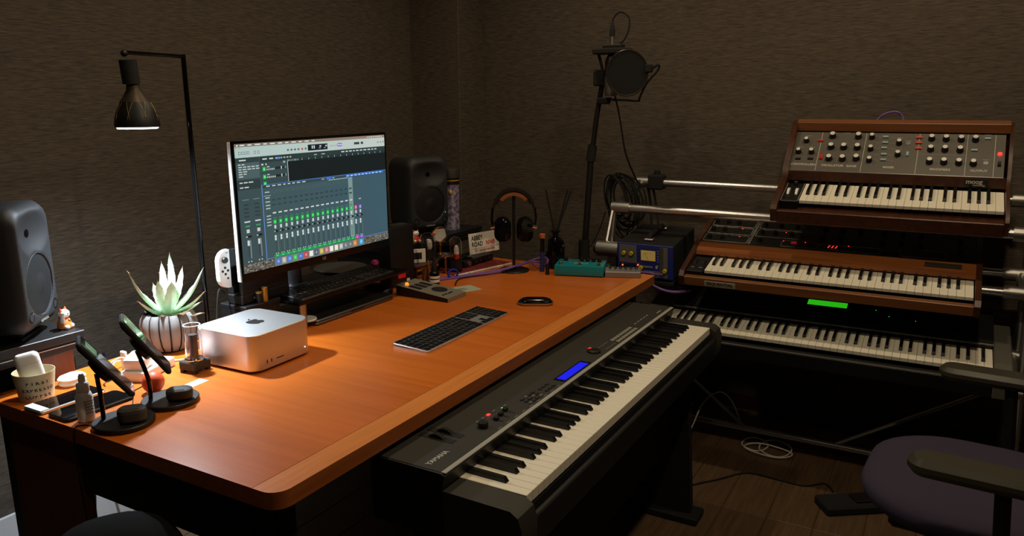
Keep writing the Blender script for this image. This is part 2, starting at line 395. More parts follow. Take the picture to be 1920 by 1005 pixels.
# --- analogue synth with raised panel
mg = synth('analog_synthesizer', 'wooden analogue synthesizer with a raised knob panel, top of the stand', (2.8301,.4528,1.0028), .15, 18.71)
KW = make_keys(mg, 41, 44, depth=.142, lip=.012)
prof = [(-.07,-.052),(.36,-.052),(.36,.160),(.328,.160),(.150,.058),(.135,.030),(-.055,.008),(-.07,-.005)]
MB().prism(prof, -.083, -.062, 'x').build('side_cheek', 'walnut_dark', mg)
MB().prism(prof, KW+.002, KW+.013, 'x').build('side_cheek', 'walnut_dark', mg)
MB().box(-.062, KW+.002, -.02, .36, -.050, -.030).build('base', 'walnut_dark', mg)
MB().rbox(-.062, KW+.002, -.070, -.057, -.056, -.010, .002).build('front_rail', 'walnut_dark', mg); MB().box(-.062, KW+.002, -.057, -.004, -.052, -.036).build('key_bed', 'black_matte', mg)
MB().prism([(.142,.012),(.150,.012),(.152,.046),(.146,.046)], -.062, KW+.002, 'x').build('fascia', 'walnut_dark', mg)
MB().box(-.062, KW+.002, .345, .358, -.03, .16).build('back_panel', 'walnut_dark', mg)
MB().rbox(-.066, KW+.004, .322, .360, .132, .166, .002).build('top_rail', 'walnut_front', mg)
MB().rbox(-.060, -.003, -.012, .140, -.03, .001, .001).build('wheel_plate', 'black_plastic', mg)
for x in (-.046, -.018): MB().cyl((x-.004,.068,-.018), (x+.004,.068,-.018), .030, n=24).build('wheel', 'white_plastic', mg)
knob(mg, (-.032,.125,.001), .008, .012, cap='silver')
def wire(o_, pts, m, r_=.0007):
    return MB().tube(pts, r_, 4).build('outline', m, o_, 0)
wire(mg, [(-.060,-.010,.002),(-.060,.138,.002)], 'print_white'); wire(mg, [(-.060,-.010,.002),(-.004,-.010,.002)], 'print_grey'); wire(mg, [(-.003,-.010,.002),(-.003,.138,.002)], 'print_white')
PT = math.atan2(.081, .173)
pp = MB().rbox(-.066, .604, 0, .192, -.006, 0, .001).build('front_panel', mat('panel_black', (90,86,78), .42, bump=.2, bscale=900), mg, 35, (0,.150,.047), (PT,0,0))
mat('knob_cap', (232,230,224), .3, .2)
for x, s in [(-.024,.147),(-.043,.092),(.002,.092),(.285,.145),(.286,.091),(.195,.171),(.197,.114),(.199,.060)]: knob(pp, (x,s-.004,0), .0090, .019, cap='knob_cap', skirt=True)
for x, s in [(.063,.173),(.065,.119),(.066,.063),(.108,.119),(.111,.063),(.15,.173),(.153,.119),(.156,.067)]: knob(pp, (x,s-.004,0), .0108, .019, cap='knob_cap', skirt=True)
for x, s in [(.384,.169),(.428,.168),(.473,.167),(.515,.168),(.385,.119),(.428,.119),(.473,.118),(.386,.062),(.429,.062),(.473,.061),(.515,.060)]: knob(pp, (x,s-.004,0), .0100, .019, cap='knob_cap', skirt=True)
def rocker(x, s, w_, d, m):
    return MB().prism([(s-d/2,0),(s+d/2,0),(s+d/2,.004),(s,.002),(s-d/2,.006)], x-w_/2, x+w_/2, 'x').build('rocker_switch', m, pp)
for x, s in [(.025,.147),(.346,.171),(.346,.146),(.347,.120)]: rocker(x, s, .019, .010, 'red')
rocker(.038, .067, .010, .022, 'red')
for x, s in [(-.04,.057),(.003,.059)]: rocker(x, s, .019, .010, 'black_plastic')
for x, s in [(.239,.171),(.24,.144),(.24,.118),(.242,.088),(.243,.062),(.551,.171),(.515,.117)]: rocker(x, s, .018, .009, 'blue_switch')
rocker(.316, .092, .008, .020, 'blue_switch'); rocker(.589, .061, .010, .024, 'black_plastic')
for x, s in [(.314,.143),(.551,.062)]: MB().lathe([(.0075,0),(.0075,.002),(.0035,.002),(.0035,.0005),(0,.0005)], 16).build('jack_socket', 'silver', pp, 35, (x,s,0))
knob(pp, (.589,.103,0), .0065, .005, body='led_red', name='power_lamp')
for x in (.027, .176, .347, .493, .574): MB().box(x-.0007, x+.0007, .003, .19, 0, .0004).build('divider_line', 'print_white', pp)
MB().box(.348, .493, .0945, .0955, 0, .0003).build('divider_line', 'print_grey', pp)
MB().box(-.065, .603, -.001, .0012, 0, .0012).build('divider_line', 'silver', pp)
MB().box(-.0665, -.0645, 0, .19, 0, .0012).build('divider_line', 'silver', pp)
for s, x, y in [('CONTROLLERS',-.018,.030),('OSCILLATOR   BANK',.103,.029),('MIXER',.263,.029),('MODIFIERS',.42,.027),('OUTPUT',.533,.027)]:
    text(s, .0125, 'print_white', pp, (x,y,.0003), bold=.0002)
for x, s in [(-.02,.172),(-.04,.115),(.0,.115),(.063,.192),(.11,.19),(.15,.192),(.11,.14),(.195,.19),(.285,.17),(.285,.112),(.384,.19),(.428,.19),(.473,.19),(.515,.19),(.551,.19),(.314,.156),(.551,.078),(.385,.138),(.428,.138),(.473,.138),(.386,.081),(.429,.081),(.473,.081)]:
    MB().box(x-.010, x+.010, s-.0226+.0206, s+.0006-.0002, 0, .0003).build('print_mark', 'print_grey', pp)
for s in (.171,.144,.118,.088,.062): MB().box(.21, .228, s-.0005, s+.0005, 0, .0003).build('divider_line', 'print_grey', pp); MB().box(.252, .272, s-.0005, s+.0005, 0, .0003).build('divider_line', 'print_grey', pp)
bp_ = MB().rbox(.495, .562, .1405, .1445, .014, .045, .0005).build('badge', 'black_plastic', mg)
text('moog', .022, 'print_white', bp_, (.523,.1402,.034), (PI/2,0,0), bold=.0006, space=.92)
text('minimoog', .0085, 'print_white', bp_, (.537,.1402,.022), (PI/2,0,0), bold=.0002)
# --- second synth, wooden with black panel
pr_ = synth('polyphonic_synthesizer', 'walnut-trimmed polyphonic synthesizer with black panel, middle of the stand', (2.7257,.7444,.7423), .32, 13.28)
KW = make_keys(pr_, 36, 61, depth=.142, lip=.012)
prof = [(-.045,-.046),(.43,-.046),(.43,.052),(.175,.040),(.13,.026),(-.03,.006),(-.045,-.01)]
MB().prism(prof, -.082, -.064, 'x').build('side_cheek', 'walnut_dark', pr_)
MB().prism(prof, KW+.003, KW+.020, 'x').build('side_cheek', 'walnut_dark', pr_)
MB().box(-.064, KW+.003, -.02, .42, -.045, -.025).build('base', 'black_matte', pr_)
MB().rbox(-.064, KW+.003, -.043, -.022, -.045, -.011, .002).build('front_rail', 'walnut_front', pr_)
MB().prism([(.116,.008),(.176,.008),(.176,.036),(.122,.022)], -.064, KW+.003, 'x').build('key_fascia', 'walnut', pr_)
MB().prism([(.177,-.04),(.425,-.04),(.425,.047),(.177,.036)], -.064, KW+.003, 'x').build('panel_housing', 'black_plastic', pr_)
MB().rbox(-.064, KW+.003, .425, .437, -.06, .060, .002).build('back_rail', 'walnut', pr_)
MB().rbox(-.062, -.004, -.016, .114, -.04, .001, .001).build('wheel_plate', 'black_plastic', pr_)
for x in (-.048, -.018): MB().cyl((x-.004,.062,-.020), (x+.004,.062,-.020), .029, n=24).build('wheel', 'rubber', pr_); MB().box(x-.006, x+.006, .016, .018, .001, .0013).build('print_mark', 'print_white', pr_)
PT2 = math.atan2(.011, .248)
p2 = MB().rbox(-.062, KW+.001, 0, .246, -.002, .0005, .0004).build('control_panel', 'black_plastic', pr_, 35, (0,.178,.0362), (PT2,0,0))
def outline(o_, x0, x1, y0, y1, r_=.008, m='print_white', t=.0006):
    pts = [(x, y, .0008) for x, y in rr(x1-x0, y1-y0, r_, 3, (x0+x1)/2, (y0+y1)/2)]
    return MB().tube(pts, t, 4, closed=True).build('outline', m, o_, 0)
for y0, y1 in ((.150,.216),(.079,.141),(.010,.070)): outline(p2, -.058, .106, y0, y1)
for y0, y1 in ((.150,.216),(.079,.141)): outline(p2, .124, .330, y0, y1)
outline(p2, .228, .352, .012, .062); outline(p2, .36, .56, .012, .055); outline(p2, .62, .76, .012, .07)
MB().box(.1115, .1125, .008, .218, .0005, .001).build('divider_line', 'print_white', p2); MB().box(.1165, .1175, .008, .218, .0005, .001).build('divider_line', 'print_white', p2)
for x, y in [(-.045,.180),(0,.180),(.04,.180),(-.041,.108),(.003,.108),(-.037,.036),(.01,.036),(.142,.180),(.20,.180),(.26,.180),(.143,.110),(.192,.110),(.25,.110),(.149,.040),(.36,.18),(.42,.18),(.48,.18),(.56,.18),(.62,.18),(.68,.18),(.36,.11),(.42,.11),(.56,.11),(.62,.11),(.68,.11),(.80,.15),(.80,.08)]:
    knob(p2, (x,y,.0005), .0082, .014, body='black_plastic')
for x, y in [(.064,.135),(.069,.064),(.227,.130),(.232,.056),(.308,.058),(.455,.055)]: MB().lathe([(.0018,0),(.0016,.001),(0,.001)], 8).build('indicator_light', 'led_red', p2, 35, (x,y,.0005))
for x, y in [(.03,.064),(.05,.135),(.08,.18),(.085,.11),(.2,.03),(.29,.105),(.17,.03)]: button(p2, x, y, .010, .006, 'charcoal', .003, .0005)
for k in range(9): button(p2, .45+k*.021, .028, .014, .006, 'charcoal', .003, .0005)
button(p2, .27, .045, .02, .014, mat('lamp_red_dim', (120,14,20), .5, emit=(150,16,24), es=.5), .003, .0005)
for k in range(12): MB().box(-.05+(k%6)*.026, -.036+(k%6)*.026, .152+(k//6)*-.07, .1535+(k//6)*-.07, .0005, .0008).build('print_mark', 'print_grey', p2)
for k in range(3):
    MB().prism([(.388+k*.0125,.030),(.3905+k*.0125,.030),(.3945+k*.0125,.047),(.392+k*.0125,.047)], .0005, .0012, 'z').build('display_digit', 'led_red', p2)
text('prophet-5', .011, 'print_grey', p2, (.655,.004,.0008), bold=.0002)
sq = MB().rbox(.012, .122, -.0445, -.0428, -.041, -.021, .0006).build('name_plate', mat('plate', (176,168,150), .5, .4), pr_)
text('SEQUENTIAL', .0165, 'ink', sq, (.067,-.0447,-.031), (PI/2,0,0), bold=.0005)
bd = MB().rbox(.70, .808, .142, .166, .0265, .0345, .0005, M=None).build('maker_plate', 'dark_grey', pr_)
# --- lowest synth
sy = synth('workstation_synthesizer', 'black 76-key synthesizer with green display, lowest on the stand', (2.685,.882,.5291), .21, 10.91)
KW = make_keys(sy, 28, 76, depth=.142, lip=.014, wm='key_white')
MB().box(-.09, KW+.05, -.02, .37, -.075, -.045).build('base', 'black_matte', sy)
MB().rbox(-.004, KW+.003, -.040, -.018, -.075, -.021, .003).build('front_rail', 'black_plastic', sy); MB().rbox(-.003, KW+.002, -.0395, -.034, -.0215, -.0195, .0006).build('edge_strip', 'grey_plastic', sy)  # grey edge strip paints the thin highlight line along the rail top
MB().rbox(-.003, KW+.002, -.018, -.008, -.05, -.024, .001).build('key_slip', 'black_plastic', sy)
MB().rbox(KW+.002, KW+.052, -.045, .31, -.075, .012, .004).build('end_block', 'grey_plastic', sy)
MB().rbox(-.095, -.003, -.045, .31, -.075, .012, .004).build('end_block', 'grey_plastic', sy)
MB().prism([(.144,-.045),(.375,-.045),(.375,.030),(.150,.014),(.144,.014)], -.003, KW+.002, 'x').build('panel_housing', 'black_plastic', sy)
MB().rbox(-.003, KW+.002, .142, .1465, .012, .0165, .0005).build('edge_strip', 'print_grey', sy)
PT3 = math.atan2(.016, .225)
p3 = MB().rbox(0, KW, .002, .222, -.001, .0006, .0003).build('control_panel', 'black_matte', sy, 35, (0,.150,.0145), (PT3,0,0))
ds = MB().rbox(.462, .615, .112, .180, .0006, .0016, .0004).build('display', 'black_gloss', p3)
MB().rbox(.468, .604, .122, .160, .0016, .0022, .0003).build('display_glow', 'lcd_green', ds)
for k in range(3): button(p3, .286+k*.0225, .060, .016, .007, mat('tan_button', (160,134,90), .5), .003, .0006); button(p3, .286+k*.0225, .078, .014, .005, 'charcoal', .003, .0006)
for k in range(3): button(p3, .192+k*.022, .060, .012, .005, 'charcoal', .003, .0006)
for x, y, m in [(.70,.135,'led_green'),(.745,.10,'led_green'),(.83,.09,'led_orange'),(.41,.10,'print_grey')]: button(p3, x, y, .003, .003, m, .001, .0006, 'indicator_light')
for r_ in range(3):
    for k in range(8): button(p3, .64+k*.021+(.05 if k > 3 else 0), .05+r_*.035, .014, .007, 'charcoal', .003, .0006)
knob(p3, (.95,.10,.0006), .018, .012); text('K2000', .011, 'print_grey', p3, (.90,.018,.0008), bold=.0002) if False else None
for k in range(4): MB().box(.03+k*.02, .034+k*.02, .05, .10, .0006, .006).build('slider_cap', 'charcoal', p3)

# ------------------------------------------------------------------ tubular keyboard stand
ks = thing('keyboard_stand', 'silver tubular three-tier keyboard stand behind the desk end', 'stand', (0, 0, 0))
YL, YR = 1.135, -.245
def rail(x, z_, r_=.0165): 
    return MB().cyl((x,YL-.03,z_), (x,YR+.02,z_), r_, n=16).build('rail', 'silver', ks)
for x, z_ in [(2.845,.933),(3.105,1.010),(2.95,.722),(3.09,.757),(2.76,.4435),(3.0,.494)]: rail(x, z_)
for yy in (YL, YR):
    s = 1 if yy > 0 else -1
    for x, z_ in [(2.845,.933),(3.105,1.010),(2.95,.722),(3.09,.757),(2.76,.4435),(3.0,.494)]:
        MB().cyl((x,yy+s*.02,z_), (x,yy-s*.055,z_), .023, n=18).build('knuckle', 'brushed', ks)
    MB().tube([(2.60,yy+.012*s,.03),(2.76,yy+.012*s,.4435),(2.81,yy+.012*s,.722),(2.845,yy+.012*s,.933)], .0125, 10).build('upright', 'brushed', ks)
    MB().tube([(3.25,yy+.012*s,.03),(3.0,yy+.012*s,.494),(3.09,yy+.012*s,.757),(3.105,yy+.012*s,1.010)], .0125, 10).build('upright', 'brushed', ks)
    for a, b in (((2.76,.4435),(3.0,.494)),((2.95,.722),(3.09,.757)),((2.845,.933),(3.105,1.010))):
        MB().tube([(a[0],yy,a[1]),(b[0],yy,b[1])], .017, 10).build('side_arm', 'silver', ks)
    MB().tube([(2.52,yy,.02),(3.26,yy,.02)], .02, 10).build('floor_bar', 'brushed', ks)
MB().cyl((2.98,YL,.055), (2.98,YR,.055), .013, n=12).build('floor_rail', 'brushed', ks)
MB().tube([(3.10,YL-.1,.30),(2.98,.62,.06)], .008, 8).build('brace', 'brushed', ks)
MB().tube([(3.12,-.2,.32),(2.98,.28,.06)], .008, 8).build('brace', 'brushed', ks)
kn = MB().cyl((2.755,1.175,.782), (2.755,1.085,.782), .030, n=20).build('joint', 'brushed', ks)
MB().cyl((2.755,1.187,.782), (2.755,1.175,.782), .022, n=20).build('end_cap', 'black_plastic', kn)
MB().tube([(2.755,1.115,.79),(2.765,1.11,.74),(2.80,1.14,.66)], .022, 10).build('joint_arm', 'brushed', ks)
MB().tube([(2.765,1.147,.79),(2.845,1.150,.945)], .009, 8).build('strut', 'silver', ks)
# ------------------------------------------------------------------ monitor with its screen
mo = thing('monitor', 'wide flat monitor showing a music mixer window', 'monitor', (0, 0, 0))
MX, MY = 1.661, 1.582; ML, MR, MB_, MT = MX-.307, MX+.307, .887, 1.253
MB().rbox(ML, MR-.002, MY+.0015, MY+.013, MB_+.001, MT-.003, .0012).build('housing', 'white_plastic', mo)
MB().rbox(ML+.001, MR-.001, MY-.004, MY+.0015, MB_+.0005, MT-.0005, .0008).build('bezel', 'black_gloss', mo)
MB().rbox(MX-.2, MX+.2, MY+.012, MY+.05, .95, 1.19, .012).build('back_bulge', 'white_plastic', mo)
class Scr:
    def __init__(s): s.v = []; s.f = []; s.col = []; s.k = 0
    def q(s, u0, v0, u1, v1, c, c2=None, e=1.):
        s.k += 1; y = MY-.0041-.0000012*s.k; v0 = (v0+.02)/.995; v1 = (v1+.02)/.995
        n = len(s.v); U = lambda u: 1.3625+.597*min(max(u,0),1); V = lambda v: 1.2447-.3347*min(max(v,0),1)
        s.v += [(U(u0),y,V(v1)),(U(u1),y,V(v1)),(U(u1),y,V(v0)),(U(u0),y,V(v0))]; s.f.append((n,n+1,n+2,n+3))
        a = [x*e for x in lin(c)[:3]]; b = [x*e for x in lin(c2 or c)[:3]]; s.col += [a, b, b, a]
    def dashes(s, u0, v, n, w_, gap, h, c, jit=.3):
        u = u0
        for i in range(n):
            ww = w_*(1+jit*(random.random()*2-1)); s.q(u, v-h/2, u+ww, v+h/2, c); u += ww+gap
S = Scr(); G = (62,84,86)
S.q(0,-.02,1,.98,(66,92,100),(60,92,108))
S.q(0,-.02,1,.004,(120,116,110),(150,128,112))
S.dashes(.03,-.008,11,.028,.018,.009,(225,225,220)); S.q(.012,-.013,.02,-.002,(240,240,240)); S.dashes(.86,-.008,8,.008,.008,.009,(230,230,225))
S.q(0,.004,1,.085,(176,200,194),(196,206,200))
S.q(.005,.008,.011,.016,(240,96,80)); S.q(.014,.008,.02,.016,(240,190,60)); S.q(.023,.008,.029,.016,(80,200,80))
for u in (.02,.036,.052,.068,.105,.125): S.q(u,.04,u+.011,.062,(96,112,112)); S.q(u+.003,.044,u+.008,.058,(220,230,226))
for k, u in enumerate((.30,.322,.344,.366,.39,.412)): S.q(u,.045,u+.011,.060,(200,60,50) if k == 4 else (86,98,98))
S.q(.432,.022,.565,.072,(14,26,34)); S.dashes(.458,.044,2,.007,.006,.026,(215,225,225),0); S.dashes(.51,.040,2,.012,.028,.012,(190,205,205),0); S.dashes(.505,.056,2,.014,.02,.006,(150,170,170),0)
S.q(.636,.027,.668,.055,(120,80,210)); S.dashes(.64,.041,2,.010,.005,.014,(230,225,245),0); S.dashes(.585,.045,3,.010,.008,.01,(150,165,162))
S.q(.758,.030,.828,.050,(50,60,60)); S.q(.80,.030,.808,.050,(235,238,235)); S.dashes(.94,.045,3,.010,.012,.015,(130,150,148))
# inspector
S.q(0,.085,.131,.98,(58,78,82)); S.q(0,.085,.131,.125,(46,62,64)); S.dashes(.02,.105,1,.05,.01,.010,(200,208,205)); S.q(.008,.125,.128,.245,(74,96,98))
for i, v in enumerate((.138,.156,.174,.192,.21,.228)): S.dashes(.014,v,[2,5,5,2,2,1][i],.018,.006,.007,(205,212,208))
S.q(0,.255,.131,.33,(44,60,62)); S.dashes(.014,.275,3,.022,.006,.009,(200,208,205)); S.dashes(.014,.312,2,.024,.006,.009,(200,208,205))
for u in (.040,.100):
    S.q(u-.018,.405,u+.018,.409,(130,150,150)); 
    for v in (.44,.47,.50,.53): S.q(u-.014,v,u+.014,v+.012,(44,60,62))
    S.q(u-.016,.572,u+.016,.582,(205,215,212)); S.q(u-.013,.606,u+.013,.618,(60,150,96))
    S.q(u-.008,.636,u+.009,.664,(196,206,202)); S.q(u-.016,.684,u+.018,.702,(24,32,34)); S.q(u-.014,.688,u-.004,.698,(180,190,188))
    S.q(u-.004,.715,u-.001,.86,(34,46,48)); S.q(u-.008,.722,u+.004,.764,(205,216,212))
    S.dashes(u+.008,.76,1,.005,0,.0,(0,0,0))
    for j in range(16): S.q(u+.006,.724+j*.009,u+.012,.729+j*.009,(150,170,168))
    S.q(u-.012,.885,u-.006,.895,(200,210,206)); S.q(u+.004,.885,u+.010,.895,(200,210,206)); S.q(u-.012,.92,u+.010,.928,(180,192,190))
# track headers and arrange area
S.q(.133,.085,.296,.32,(54,74,76)); S.q(.133,.085,1,.135,(40,58,58)); S.dashes(.15,.108,3,.022,.014,.010,(205,214,210)); S.q(.235,.100,.25,.118,(60,130,215)); S.dashes(.258,.108,4,.010,.008,.010,(180,190,188))
S.q(.296,.125,1,.145,(34,50,52)); S.q(.296,.128,.37,.142,(92,112,110))
for k in range(16): S.q(.30+k*.044,.128,.3035+k*.044,.142,(170,184,180))
S.dashes(.47,.108,2,.020,.03,.008,(165,178,176)); S.dashes(.66,.104,10,.018,.009,.010,(200,210,206))
S.q(.298,.145,1,.305,(15,27,30))
for k in range(44): S.q(.30+k*.0160,.145,.3006+k*.0160,.305,(26,42,44))
S.q(.296,.14,.2985,.305,(210,218,215))
S.dashes(.142,.150,2,.010,.012,.012,(205,214,210)); S.q(.27,.135,.284,.152,(150,170,150))
for v in (.187,.248,.303):
    S.q(.147,v-.018,.165,v+.016,(30,190,70)); S.q(.152,v-.008,.160,v+.007,(150,235,165))
    if v < .3:
        S.dashes(.172,v-.016,1,.016,0,.008,(190,200,196)); S.dashes(.170,v+.004,5,.007,.004,.012,(190,200,196)); S.q(.222,v-.010,.276,v+.008,(28,38,40)); S.q(.255,v-.012,.261,v+.010,(200,210,206)); S.q(.280,v-.010,.286,v+.008,(130,146,144))
# mixer window
S.q(.133,.308,1,.903,(62,86,88),(60,90,104)); S.q(.133,.308,1,.3115,(70,130,225)); S.q(.133,.308,.1362,.903,(96,150,235)); S.q(.133,.900,1,.903,(110,160,240)); S.q(.140,.312,1,.334,(46,64,66),(54,78,88))
S.dashes(.16,.323,8,.018,.012,.009,(190,202,198)); S.q(.545,.313,.578,.331,(60,120,215)); S.dashes(.51,.322,1,.026,.05,.008,(160,175,172)); S.dashes(.585,.322,1,.02,0,.008,(160,175,172)); S.dashes(.56,.338,8,.016,.003,.005,(200,210,206)); S.q(.685,.313,.985,.330,(40,104,200)); S.dashes(.69,.3215,10,.016,.011,.009,(190,215,245))
for v in (.37,.415,.447,.475,.50,.56,.585,.61,.635): S.q(.150,v-.005,.176,v+.004,(176,190,188))
S.q(.142,.396,.184,.399,(180,194,190))
P0, DP = .197, .03433
for i in range(18):
    u = P0+i*DP; hl = i == 15
    if hl: S.q(u-.014,.335,u+.018,.87,(122,150,146))
    else: S.q(u-.0135,.36,u+.0165,.38,(74,100,100)); S.q(u-.011,.363,u+.013,.377,(62,86,88))
    if i < 16:
        for v in (.43,.47): S.q(u-.010,v,u+.010,v+.012,(46,66,68))
        S.q(u-.009,.535,u+.011,.546,(205,215,212)); S.q(u-.008,.578,u+.009,.588,(60,130,96))
    elif i == 17: S.q(u-.009,.535,u+.009,.546,(160,175,172))
    c = (28,186,70) if i < 16 else ((230,90,150) if i == 16 else (140,110,220))
    S.q(u-.009,.597,u+.009,.630,c); S.q(u-.003,.604,u+.004,.622,tuple(min(255,x+70) for x in c))
    S.q(u-.006,.640,u+.006,.668,(196,206,204)); S.q(u-.009,.682,u+.016,.699,(20,30,32)); S.q(u-.008,.686,u+.0,.695,(180,192,190))
    S.q(u-.0035,.716,u-.0015,.862,(38,54,56)); S.q(u+.0075,.712,u+.0095,.865,(48,66,68))
    for j in range(13): S.q(u+.0105,.724+j*.0105,u+.0135,.728+j*.0105,(150,172,170))
    S.q(u-.0075,.722,u+.0035,.764,(205,218,214)); S.q(u-.0075,.742,u+.0035,.745,(120,140,138))
    S.q(u-.008,.868,u-.002,.876,(200,214,210)); S.q(u+.005,.868,u+.011,.876,(200,214,210))
    g = (14,158,74) if i < 16 else ((190,60,160) if i == 16 else (120,80,210))
    S.q(u-.016,.879,u+.0185,.902,g); S.q(u-.006,.886,u+.008,.893,(120,220,160) if i < 16 else (225,190,235))
# desktop picture strip and dock
S.q(0,.906,1,.98,(86,84,78))
for k in range(900):
    u = random.random(); v = .908+random.random()*.07
    if .17 < u < .80: continue
    t = random.random(); c = (150,144,132) if t > .6 else ((46,44,42) if t < .35 else (108,104,96)); S.q(u, v, u+.007, v+.007, c)
S.q(.178,.908,.80,.978,(120,120,112),(100,120,122))
ic = [(60,120,220),(176,178,176),(70,130,220),(50,190,80),(60,110,220),(214,60,66),(232,232,226),(70,84,110),(196,180,80),(222,110,100),(236,238,234),(240,232,190),(190,190,188),(120,124,124),(110,114,116),(236,130,30)]
for i, c in enumerate(ic):
    u = .200+i*.0351; S.q(u-.0125,.915,u+.0125,.962,c); S.q(u-.006,.927,u+.006,.950,tuple(min(255,int(x*.6+100)) for x in c))
S.q(.762,.915,.788,.962,(70,170,225)); S.q(.769,.927,.781,.950,(150,215,245))
me = bpy.data.meshes.new('screen'); me.from_pydata(S.v, [], S.f)
ca = me.color_attributes.new('Col', 'FLOAT_COLOR', 'CORNER')
for i, c in enumerate(S.col): ca.data[i].color = (c[0], c[1], c[2], 1)
sm = bpy.data.materials.new('screen_picture'); sm.use_nodes = True; nt = sm.node_tree; b = nt.nodes['Principled BSDF']
at = nt.nodes.new('ShaderNodeVertexColor'); at.layer_name = 'Col'
b.inputs['Base Color'].default_value = (.01,.01,.01,1); b.inputs['Roughness'].default_value = .35
nt.links.new(at.outputs['Color'], b.inputs['Emission Color']); b.inputs['Emission Strength'].default_value = .95
scr = link('screen', me, sm, mo)
text('LG', .012, 'print_grey', mo, (MX,MY-.0043,.8985), (PI/2,0,0), bold=.0003)
MB().cyl((1.65,1.70,.811), (1.65,1.70,1.0), .026, n=24).build('stand_column', 'alu_dark', mo)
MB().rbox(1.62, 1.68, 1.63, 1.70, .98, 1.05, .01).build('stand_neck', 'alu_dark', mo)
MB().lathe([(.058,.8036),(.058,.811),(.054,.813),(0,.813)], 32, (1.65,1.716,0)).build('stand_base', 'alu_dark', mo)
MB().rbox(1.562, 1.568, 1.655, 1.661, .8036, .876, .001).build('cable_guide', 'white_plastic', mo)
# riser with keyboard, laptop under it
rs = thing('monitor_riser', 'black glass riser with small metal feet under the monitor', 'riser', (0, 0, 0))
MB().rbox(1.502, 2.00, 1.53, 1.779, .795, .8035, .001).build('top', 'black_glass', rs)
for x, y in ((1.53,1.545),(1.53,1.755),(1.990,1.715),(1.990,1.765)):
    if True: MB().cyl((x,y,DZ), (x,y,.795), .010, n=14).build('foot', 'brushed', rs)
def computer_keyboard(label, loc, rz, frame_m):
    t = thing('computer_keyboard', label, 'keyboard', loc, rz)
    MB().loft([(rr(.4187,.1149,.008,4,.20935,.05745),0),(rr(.4187,.1149,.008,4,.20935,.05745),.004)]).build('underside', frame_m, t)
    M = Matrix(((1,0,0,0),(0,1,0,0),(0,.05,1,0),(0,0,0,1)))
    b_ = MB().loft([(rr(.4187,.1149,.008,4,.20935,.05745),.003),(rr(.4187,.1149,.008,4,.20935,.05745),.0055),(rr(.4177,.1139,.0075,4,.20935,.05745),.006)], M)
    b_.build('frame', frame_m, t)
    cache = {}
    def key(x0, x1, y0, y1):
        k = (round(x1-x0,4), round(y1-y0,4))
        if k not in cache:
            m_ = MB().rbox(.0012, k[0]-.0012, .0012, k[1]-.0012, 0, .0016, .0007, 1, Matrix(((1,0,0,0),(0,1,0,0),(0,.05,1,0),(0,0,0,1)))).mesh('key_cap'); m_.materials.append(MATS['key_black']); cache[k] = m_
        link('key_cap', cache[k], None, t, (x0, y0, .0059+.05*y0))
    u = .01905; L0 = .0035; ys = [.0030+.01855*i for i in range(6)]
    def row(y, ws, x=L0, h=.01855):
        for w_ in ws:
            key(x, x+w_*u, y, y+h); x += w_*u
    row(ys[5], [1.5]+[1]*12+[1], h=.0165); row(ys[4], [1]*13+[1.5]); row(ys[3], [1.5]+[1]*13); row(ys[2], [1.75]+[1]*11+[1.75]); row(ys[1], [2.25]+[1]*10+[2.25]); row(ys[0], [1,1,1,1.25,5,1.25,1,1,2])
    x2 = L0+14.75*u
    for j in (5,4,3): row(ys[j], [1,1,1], x2, .0165 if j == 5 else .01855)
    row(ys[1], [1], x2+u); row(ys[0], [1,1,1], x2)
    x3 = L0+17.95*u
    for j in (5,4,3,2): row(ys[j], [.93]*4, x3, .0165 if j == 5 else .01855)
    row(ys[1], [.93]*3, x3); row(ys[0], [1.86,.93], x3); key(x3+.93*3*u, x3+.93*4*u, ys[0], ys[1]+.01855)
    return t
computer_keyboard('slim silver keyboard with black keys on the open desktop', (1.5211,1.1113,DZ), math.radians(.15), 'alu')
computer_keyboard('slim grey keyboard with black keys on the riser under the monitor', (1.522,1.536,.8037), math.radians(1.0), 'alu_dark')
lp = thing('laptop', 'closed dark grey laptop lying under the riser', 'laptop', (1.745,1.64,DZ), 0)
slab(.355, .215, .001, .009, .010, .002).build('base', 'alu_dark', lp); slab(.355, .215, .0095, .0165, .010, .002).build('lid', 'alu_dark', lp)
MB().box(-.03, .03, -.1078, -.107, .008, .0095).build('notch', 'black_matte', lp)
for x in (-.15,.15):
    MB().cyl((x,0,-.0001), (x,0,.0012), .01, n=12).build('rubber_foot', 'rubber', lp)
# dock shelf, console and dock, batteries
sh = thing('dock_shelf', 'small black shelf under the game console dock', 'shelf', (0, 0, 0))
MB().rbox(1.372, 1.497, 1.594, 1.694, .803, .815, .002).build('top', 'black_plastic', sh)
for x in (1.372, 1.485): MB().box(x, x+.012, 1.60, 1.69, DZ, .803).build('side', 'black_plastic', sh)
dk = thing('console_dock', 'black game console dock left of the monitor', 'dock', (1.378,1.612,.815), 0)
MB().rbox(0, .173, 0, .056, 0, .028, .003).build('base', 'black_plastic', dk)
MB().rbox(.002, .171, 0, .012, .026, .104, .003).build('front_plate', 'black_plastic', dk)
MB().rbox(.002, .171, .036, .056, .026, .104, .003).build('rear_plate', 'black_plastic', dk)
MB().box(.04, .058, -.0006, 0, .012, .016).build('logo_mark', 'print_grey', dk)
sw = thing('game_console', 'handheld game console with a white left controller in the dock', 'console', (1.366,1.634,.868), 0)
MB().rbox(0, .172, 0, .013, 0, .102, .002).build('tablet', 'black_gloss', sw)
oc = []
W2, H2, r2 = .036, .102, .030
